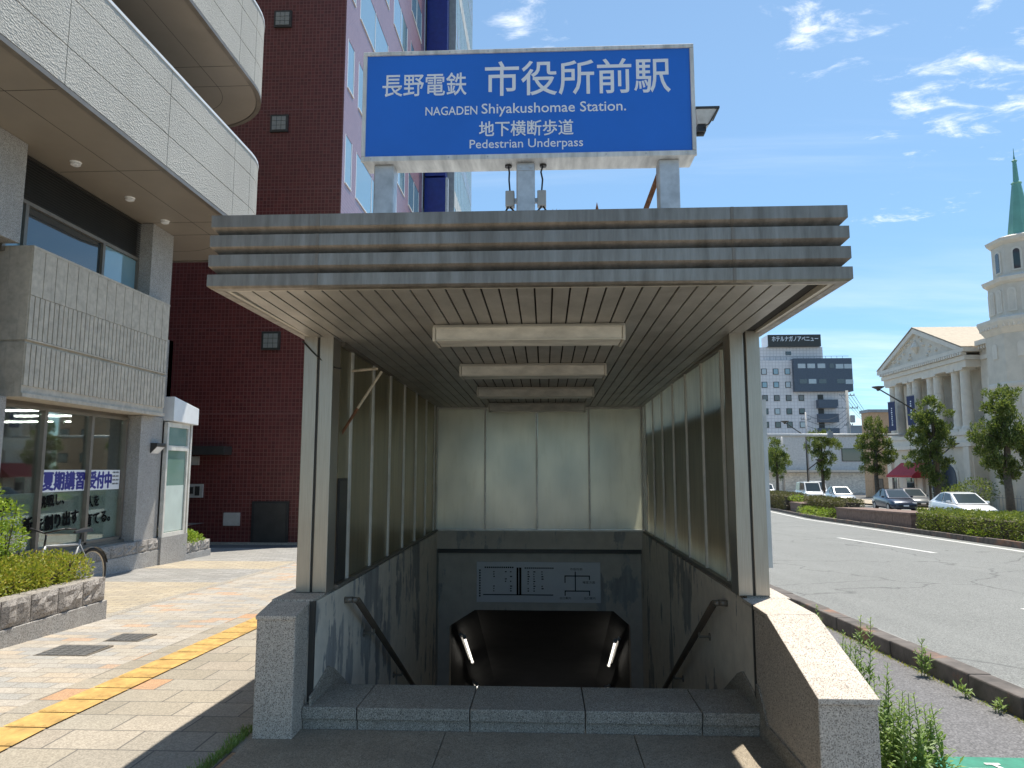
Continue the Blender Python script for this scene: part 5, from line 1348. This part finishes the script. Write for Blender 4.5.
# ------------------------------------------------------------------ cars
def car(x, y, lab, paint, L=4.4, W=1.72, H=1.48, kind='hatch', rz=0):
    t = thing('parked_car', lab, 'car', (0, 0, 0), 'cars on the far carriageway')
    hw = W/2
    # stations: (y, belt z, half width, bottom z)   front at -y
    f = -L/2
    sts = [(f, .56, hw*.72, .30), (f+.12, .68, hw*.88, .22), (f+.55, .80, hw*.97, .20), (f+1.15, .90, hw, .20), (f+L*.5, .93, hw, .20), (f+L*.8, .96, hw*.99, .20), (f+L-.18, .95, hw*.93, .24), (f+L, .82, hw*.80, .32)]
    if kind == 'van': sts = [(f, .70, hw*.84, .30), (f+.1, .85, hw*.93, .22), (f+.4, .98, hw*.99, .2), (f+1., 1.02, hw, .2), (f+L*.5, 1.04, hw, .2), (f+L*.8, 1.04, hw, .2), (f+L-.1, 1.03, hw*.97, .24), (f+L, .98, hw*.93, .3)]
    m = MB(); vs = []; K = 10
    for (yy, bz, w_, zb) in sts:
        vs += [(-w_*.86, yy, zb), (-w_, yy, zb+.14), (-w_*1.0, yy, zb+(bz-zb)*.55), (-w_*.95, yy, bz-.04), (-w_*.80, yy, bz+.012), (w_*.80, yy, bz+.012), (w_*.95, yy, bz-.04), (w_*1.0, yy, zb+(bz-zb)*.55), (w_, yy, zb+.14), (w_*.86, yy, zb)]
    fs = [tuple(range(K))[::-1], tuple(range(len(vs)-K, len(vs)))]
    for j in range(len(sts)-1):
        for i in range(K): fs.append((j*K+i, j*K+(i+1) % K, (j+1)*K+(i+1) % K, (j+1)*K+i))
    m.add(vs, fs); body = m.build('body', paint, t, smooth=True)
    sd = body.modifiers.new('edge', 'BEVEL'); sd.width = .03; sd.segments = 2; sd.angle_limit = R(40)
    # cabin
    if kind == 'hatch': cy = (f+1.0, f+1.95, f+L-1.25, f+L-.18)
    elif kind == 'van': cy = (f+.55, f+1.15, f+L-.35, f+L-.06)
    else: cy = (f+1.15, f+1.95, f+L-1.35, f+L-.55)
    zb = .92 if kind != 'van' else 1.0
    wb, wt = hw*.90, hw*.70 if kind != 'van' else hw*.80
    ym = (cy[1]+cy[2])/2
    def rib(yb, yt, zt, wt_): return [(-wb, yb, zb), (-wt_, yt, zt), (wt_, yt, zt), (wb, yb, zb)]
    cab = MB(); rings = [[(-wb*.96, cy[0], zb-.02), (-wb*.94, cy[0]+.02, zb+.0), (wb*.94, cy[0]+.02, zb+.0), (wb*.96, cy[0], zb-.02)], rib(cy[1]-.05, cy[1], H-.05, wt), rib(ym, ym, H, wt), rib(cy[2], cy[2], H-.07, wt*.97), [(-wb*.93, cy[3], zb-.02), (-wb*.9, cy[3]-.02, zb+.02), (wb*.9, cy[3]-.02, zb+.02), (wb*.93, cy[3], zb-.02)]]
    vs = [p for r_ in rings for p in r_]; fs = []
    for j in range(4):
        for i in range(3): fs.append((j*4+i, j*4+i+1, (j+1)*4+i+1, (j+1)*4+i))
    cab.add(vs, fs); c_ = cab.build('cabin', paint, t, smooth=False, bevel=.03)
    def inset(pts, k, off):
        pts = [Vector(p) for p in pts]; c = sum(pts, Vector())/len(pts); n_ = (pts[1]-pts[0]).cross(pts[2]-pts[0]).normalized()
        return [tuple(c+(p-c)*k+n_*off) for p in pts]
    def pane(name, pts, k=.9, off=.012):
        c = Vector(); 
        for p in pts: c += Vector(p)
        c /= len(pts); n_ = (Vector(pts[1])-Vector(pts[0])).cross(Vector(pts[2])-Vector(pts[0]))
        if n_.dot(c-Vector((0, ym, .9))) < 0: pts = pts[::-1]
        MB().add(inset(pts, k, off), [tuple(range(len(pts)))]).build(name, 'car_glass', c_)
    r0, r1, r2, r3, r4 = rings
    pane('windscreen', [r0[1], r0[2], r1[2], r1[1]], .88)
    pane('rear_window', [r4[1], r4[2], r3[2], r3[1]], .82)
    for s_ in (0, 1):
        i0, i1 = (0, 1) if s_ == 0 else (3, 2)
        a = Vector(r1[i0]); b_ = Vector(r1[i1]); c = Vector(r2[i1]); d = Vector(r2[i0]); e = Vector(r3[i0]); g_ = Vector(r3[i1])
        pane('side_window', [tuple(Vector(r0[i0]).lerp(a, .5)+Vector((0, 0, .05))), tuple(a.lerp(b_, .94)), tuple(c.lerp(d, .06)), tuple(d+Vector((0, -.04, .04)))], .93)
        pane('side_window', [tuple(d+Vector((0, .04, .04))), tuple(c.lerp(d, .06)), tuple(g_.lerp(e, .08)), tuple(e.lerp(Vector(r4[i0]), .35)+Vector((0, 0, .08)))], .93)
    for yy in (f+.82, f+L-.80):
        for sx in (-1, 1):
            xw = sx*(hw-.10)
            w_ = MB().tube((xw-.10, yy, .315), (xw+.10, yy, .315), .315, None, 22).build('wheel', 'rubber', t, bevel=.02)
            m = MB(); m.tube((xw+sx*.095, yy, .315), (xw+sx*.107, yy, .315), .20, .18, 14); m.build('rim', 'car_rim', w_)
    for sx in (-1, 1):
        m = MB(); m.box(min(sx*hw*.5, sx*hw*.80), max(sx*hw*.5, sx*hw*.80), f+.02, f+.12, .56, .68); m.build('headlight', 'car_lamp', t, bevel=.02)
        m = MB(); m.box(min(sx*hw*.95, sx*(hw+.14)), max(sx*hw*.95, sx*(hw+.14)), cy[0]+.45, cy[0]+.60, .93, 1.05); m.build('mirror', paint, t, bevel=.03)
        m = MB(); m.box(min(sx*hw*.6, sx*hw*.82), max(sx*hw*.6, sx*hw*.82), f+L-.08, f+L+.005, .68, .85); m.build('tail_light', 'red_fabric', t)
    m = MB(); m.box(-hw*.5, hw*.5, f-.005, f+.1, .34, .50); m.build('grille', 'black_plastic', t)
    MB().box(-.165, .165, f-.02, f-.006, .40, .50).build('number_plate', 'banner_white', t)
    t.location = (x, y, G(y)); t.rotation_euler = (0, 0, rz)
    return t
car(21.7, 38.6, 'white hatchback with a smooth sloping roofline, nearest of the cars', 'car_white', 4.45, 1.74, 1.47, 'hatch', R(-6))
car(23.9, 50.5, 'dark navy compact car with sun glare on its windscreen', 'car_navy', 4.2, 1.72, 1.5, 'hatch', R(-6))
car(25.3, 63.0, 'silver compact car behind the brown hedge, left of the navy car', 'car_silver', 4.2, 1.7, 1.55, 'hatch', R(-6))
car(25.4, 70.5, 'tall white van with a big windscreen, left of the silver car', 'car_white', 4.6, 1.7, 1.9, 'van', R(-6))
car(27.3, 55.0, 'grey car half hidden behind the navy car', 'car_grey', 4.3, 1.7, 1.5, 'sedan', R(-6))
car(25.2, 84.0, 'dark-windowed white wagon far left near the pillar', 'car_white', 4.8, 1.7, 1.65, 'van', R(-6))
car(22.8, 78.0, 'white car farthest left, mostly behind the brown hedge', 'car_white', 4.4, 1.7, 1.45, 'sedan', R(-6))
car(29.5, 80.0, 'white van parked beneath the bushy tree', 'car_white', 4.7, 1.8, 1.95, 'van', R(-6))

# ------------------------------------------------------------------ sky, sun, camera
SUN = Vector((.19, .26, 1.)).normalized()
el = math.asin(SUN.z); az = math.atan2(SUN.x, SUN.y)
w = bpy.data.worlds.new('World'); sc.world = w; w.use_nodes = True
nt = w.node_tree; nt.nodes.clear()
def N(typ, **kw):
    x = nt.nodes.new('ShaderNode'+typ)
    for k, v in kw.items(): setattr(x, k, v)
    return x
out = N('OutputWorld'); bg = N('Background'); sky = N('TexSky', sky_type='NISHITA')
sky.sun_disc = False; sky.sun_elevation = el; sky.sun_rotation = az; sky.altitude = 360; sky.air_density = 1.; sky.dust_density = .25; sky.ozone_density = 2.5
bg.inputs[1].default_value = SKY_STR = .10
tcn = N('TexCoord'); D = tcn.outputs['Generated']
def math_(op, a, b=None, clamp=False):
    x = N('Math', operation=op); x.use_clamp = clamp
    for i, v in enumerate((a, b)):
        if v is None: continue
        if isinstance(v, bpy.types.NodeSocket): nt.links.new(v, x.inputs[i])
        else: x.inputs[i].default_value = v
    return x.outputs[0]
sep = N('SeparateXYZ'); nt.links.new(D, sep.inputs[0])
zc = math_('MAXIMUM', sep.outputs[2], .02)
comb = N('CombineXYZ')
zz = math_('ADD', zc, .10)
nt.links.new(math_('DIVIDE', sep.outputs[0], zz), comb.inputs[0]); nt.links.new(math_('DIVIDE', sep.outputs[1], zz), comb.inputs[1])
def wn(scale, detail, rough, stretch=(1, 1, 1), rot=0, dist=0.):
    mp = N('Mapping'); nt.links.new(comb.outputs[0], mp.inputs[0]); mp.inputs['Scale'].default_value = stretch; mp.inputs['Rotation'].default_value = (0, 0, rot)
    x = N('TexNoise'); nt.links.new(mp.outputs[0], x.inputs['Vector']); x.inputs['Scale'].default_value = scale; x.inputs['Detail'].default_value = detail; x.inputs['Roughness'].default_value = rough; x.inputs['Distortion'].default_value = dist
    return x.outputs['Fac']
def smooth(v, a, b):
    x = N('MapRange', interpolation_type='SMOOTHSTEP'); nt.links.new(v, x.inputs[0]); x.inputs[1].default_value = a; x.inputs[2].default_value = b
    return x.outputs[0]
def patch(dirv, axes):          # elliptical patch of sky around a compass direction
    dv = Vector(dirv).normalized()
    s_ = N('VectorMath', operation='SUBTRACT'); nt.links.new(D, s_.inputs[0]); s_.inputs[1].default_value = dv
    m_ = N('VectorMath', operation='MULTIPLY'); nt.links.new(s_.outputs[0], m_.inputs[0]); m_.inputs[1].default_value = axes
    l_ = N('VectorMath', operation='LENGTH'); nt.links.new(m_.outputs[0], l_.inputs[0])
    x = N('MapRange', interpolation_type='SMOOTHSTEP'); nt.links.new(l_.outputs['Value'], x.inputs[0]); x.inputs[1].default_value = 1.; x.inputs[2].default_value = .15
    return x.outputs[0]
CL = [((0.498, 0.764, 0.411), (3.6, 3.6, 8), 1.15), ((0.449, 0.779, 0.438), (5, 5, 12), 1.1), ((0.341, 0.79, 0.51), (4, 4, 8), 1.05), ((0.303, 0.794, 0.527), (6, 6, 12), 1.0), ((0.496, 0.747, 0.442), (4, 4, 9), 0.95), ((0.425, 0.757, 0.495), (7, 7, 16), 0.95), ((0.456, 0.745, 0.486), (9, 9, 18), 0.95), ((-0.01, 0.831, 0.556), (8, 8, 15), 1.15), ((0.458, 0.833, 0.312), (6, 6, 22), 0.95), ((0.421, 0.854, 0.305), (10, 10, 30), 0.9), ((0.292, 0.794, 0.533), (9, 9, 14), 0.9), ((0.537, 0.755, 0.376), (5, 5, 12), 1.0), ((0.04, 0.823, 0.567), (10, 10, 20), 0.7)]
PATCHES = []
puff = wn(6.5, 10, .66, (1, 1.6, 1), .5, .35)
acc = None
for dv, ax, amt in CL:
    p_ = math_('MULTIPLY', patch(dv, ax), amt)
    acc = p_ if acc is None else math_('MAXIMUM', acc, p_)
cl = smooth(math_('ADD', puff, math_('MULTIPLY', math_('SUBTRACT', acc, 1.), .30)), .50, .78)
cl = math_('MULTIPLY', cl, .92)
wisp = smooth(wn(1.4, 8, .6, (.35, 2.2, 1), .9, .4), .52, .80)
wisp = math_('MULTIPLY', wisp, .16)
low = smooth(sep.outputs[2], .34, .06)
lown = smooth(wn(.9, 6, .6, (.5, 1.6, 1), .3), .38, .68)
lowc = math_('MULTIPLY', math_('MULTIPLY', low, lown), .45)
fac = math_('MAXIMUM', math_('MAXIMUM', cl, wisp), lowc, True)
mx = N('Mix', data_type='RGBA'); nt.links.new(fac, mx.inputs[0])
hs = N('HueSaturation'); nt.links.new(sky.outputs[0], hs.inputs['Color']); hs.inputs['Saturation'].default_value = .95; hs.inputs['Value'].default_value = 1.0
dk_ = N('Mix', data_type='RGBA', blend_type='MULTIPLY'); nt.links.new(smooth(sep.outputs[2], .55, .0), dk_.inputs[0]); tn_ = N('Mix', data_type='RGBA', blend_type='MULTIPLY'); tn_.inputs[0].default_value = 1.; nt.links.new(hs.outputs[0], tn_.inputs[6]); tn_.inputs[7].default_value = (.93, 1.05, 1.0, 1)
nt.links.new(tn_.outputs[2], dk_.inputs[6]); dk_.inputs[7].default_value = (.60, .74, .87, 1)
nt.links.new(dk_.outputs[2], mx.inputs[6]); mx.inputs[7].default_value = (7.2, 7.4, 7.7, 1)
nt.links.new(mx.outputs[2], bg.inputs[0]); nt.links.new(bg.outputs[0], out.inputs[0])

sl = bpy.data.lights.new('sun', 'SUN'); sl.energy = 3.65; sl.angle = R(.53); sl.color = (1., .93, .81)
so = bpy.data.objects.new('sun', sl); COL.objects.link(so); so.rotation_euler = (-SUN).to_track_quat('-Z', 'Y').to_euler(); so.location = (5, 5, 40)

cd = bpy.data.cameras.new('camera'); cam = bpy.data.objects.new('camera', cd); COL.objects.link(cam)
cam.location = (0, 0, 1.6); cam.rotation_euler = (R(90+6.9), 0, R(2.66))
cd.sensor_width = 36.; cd.lens = 36.*710/1024; cd.clip_end = 3000; cd.clip_start = .05
sc.camera = cam
for o in bpy.data.objects:
    if 'org' in o: del o['org']
sc.view_settings.view_transform = 'Standard'; sc.view_settings.look = 'None'; sc.view_settings.gamma = 1.; sc.view_settings.exposure = EXPO
sc.cycles.use_denoising = True; sc.cycles.max_bounces = 10; sc.cycles.diffuse_bounces = 5; sc.cycles.transparent_max_bounces = 12
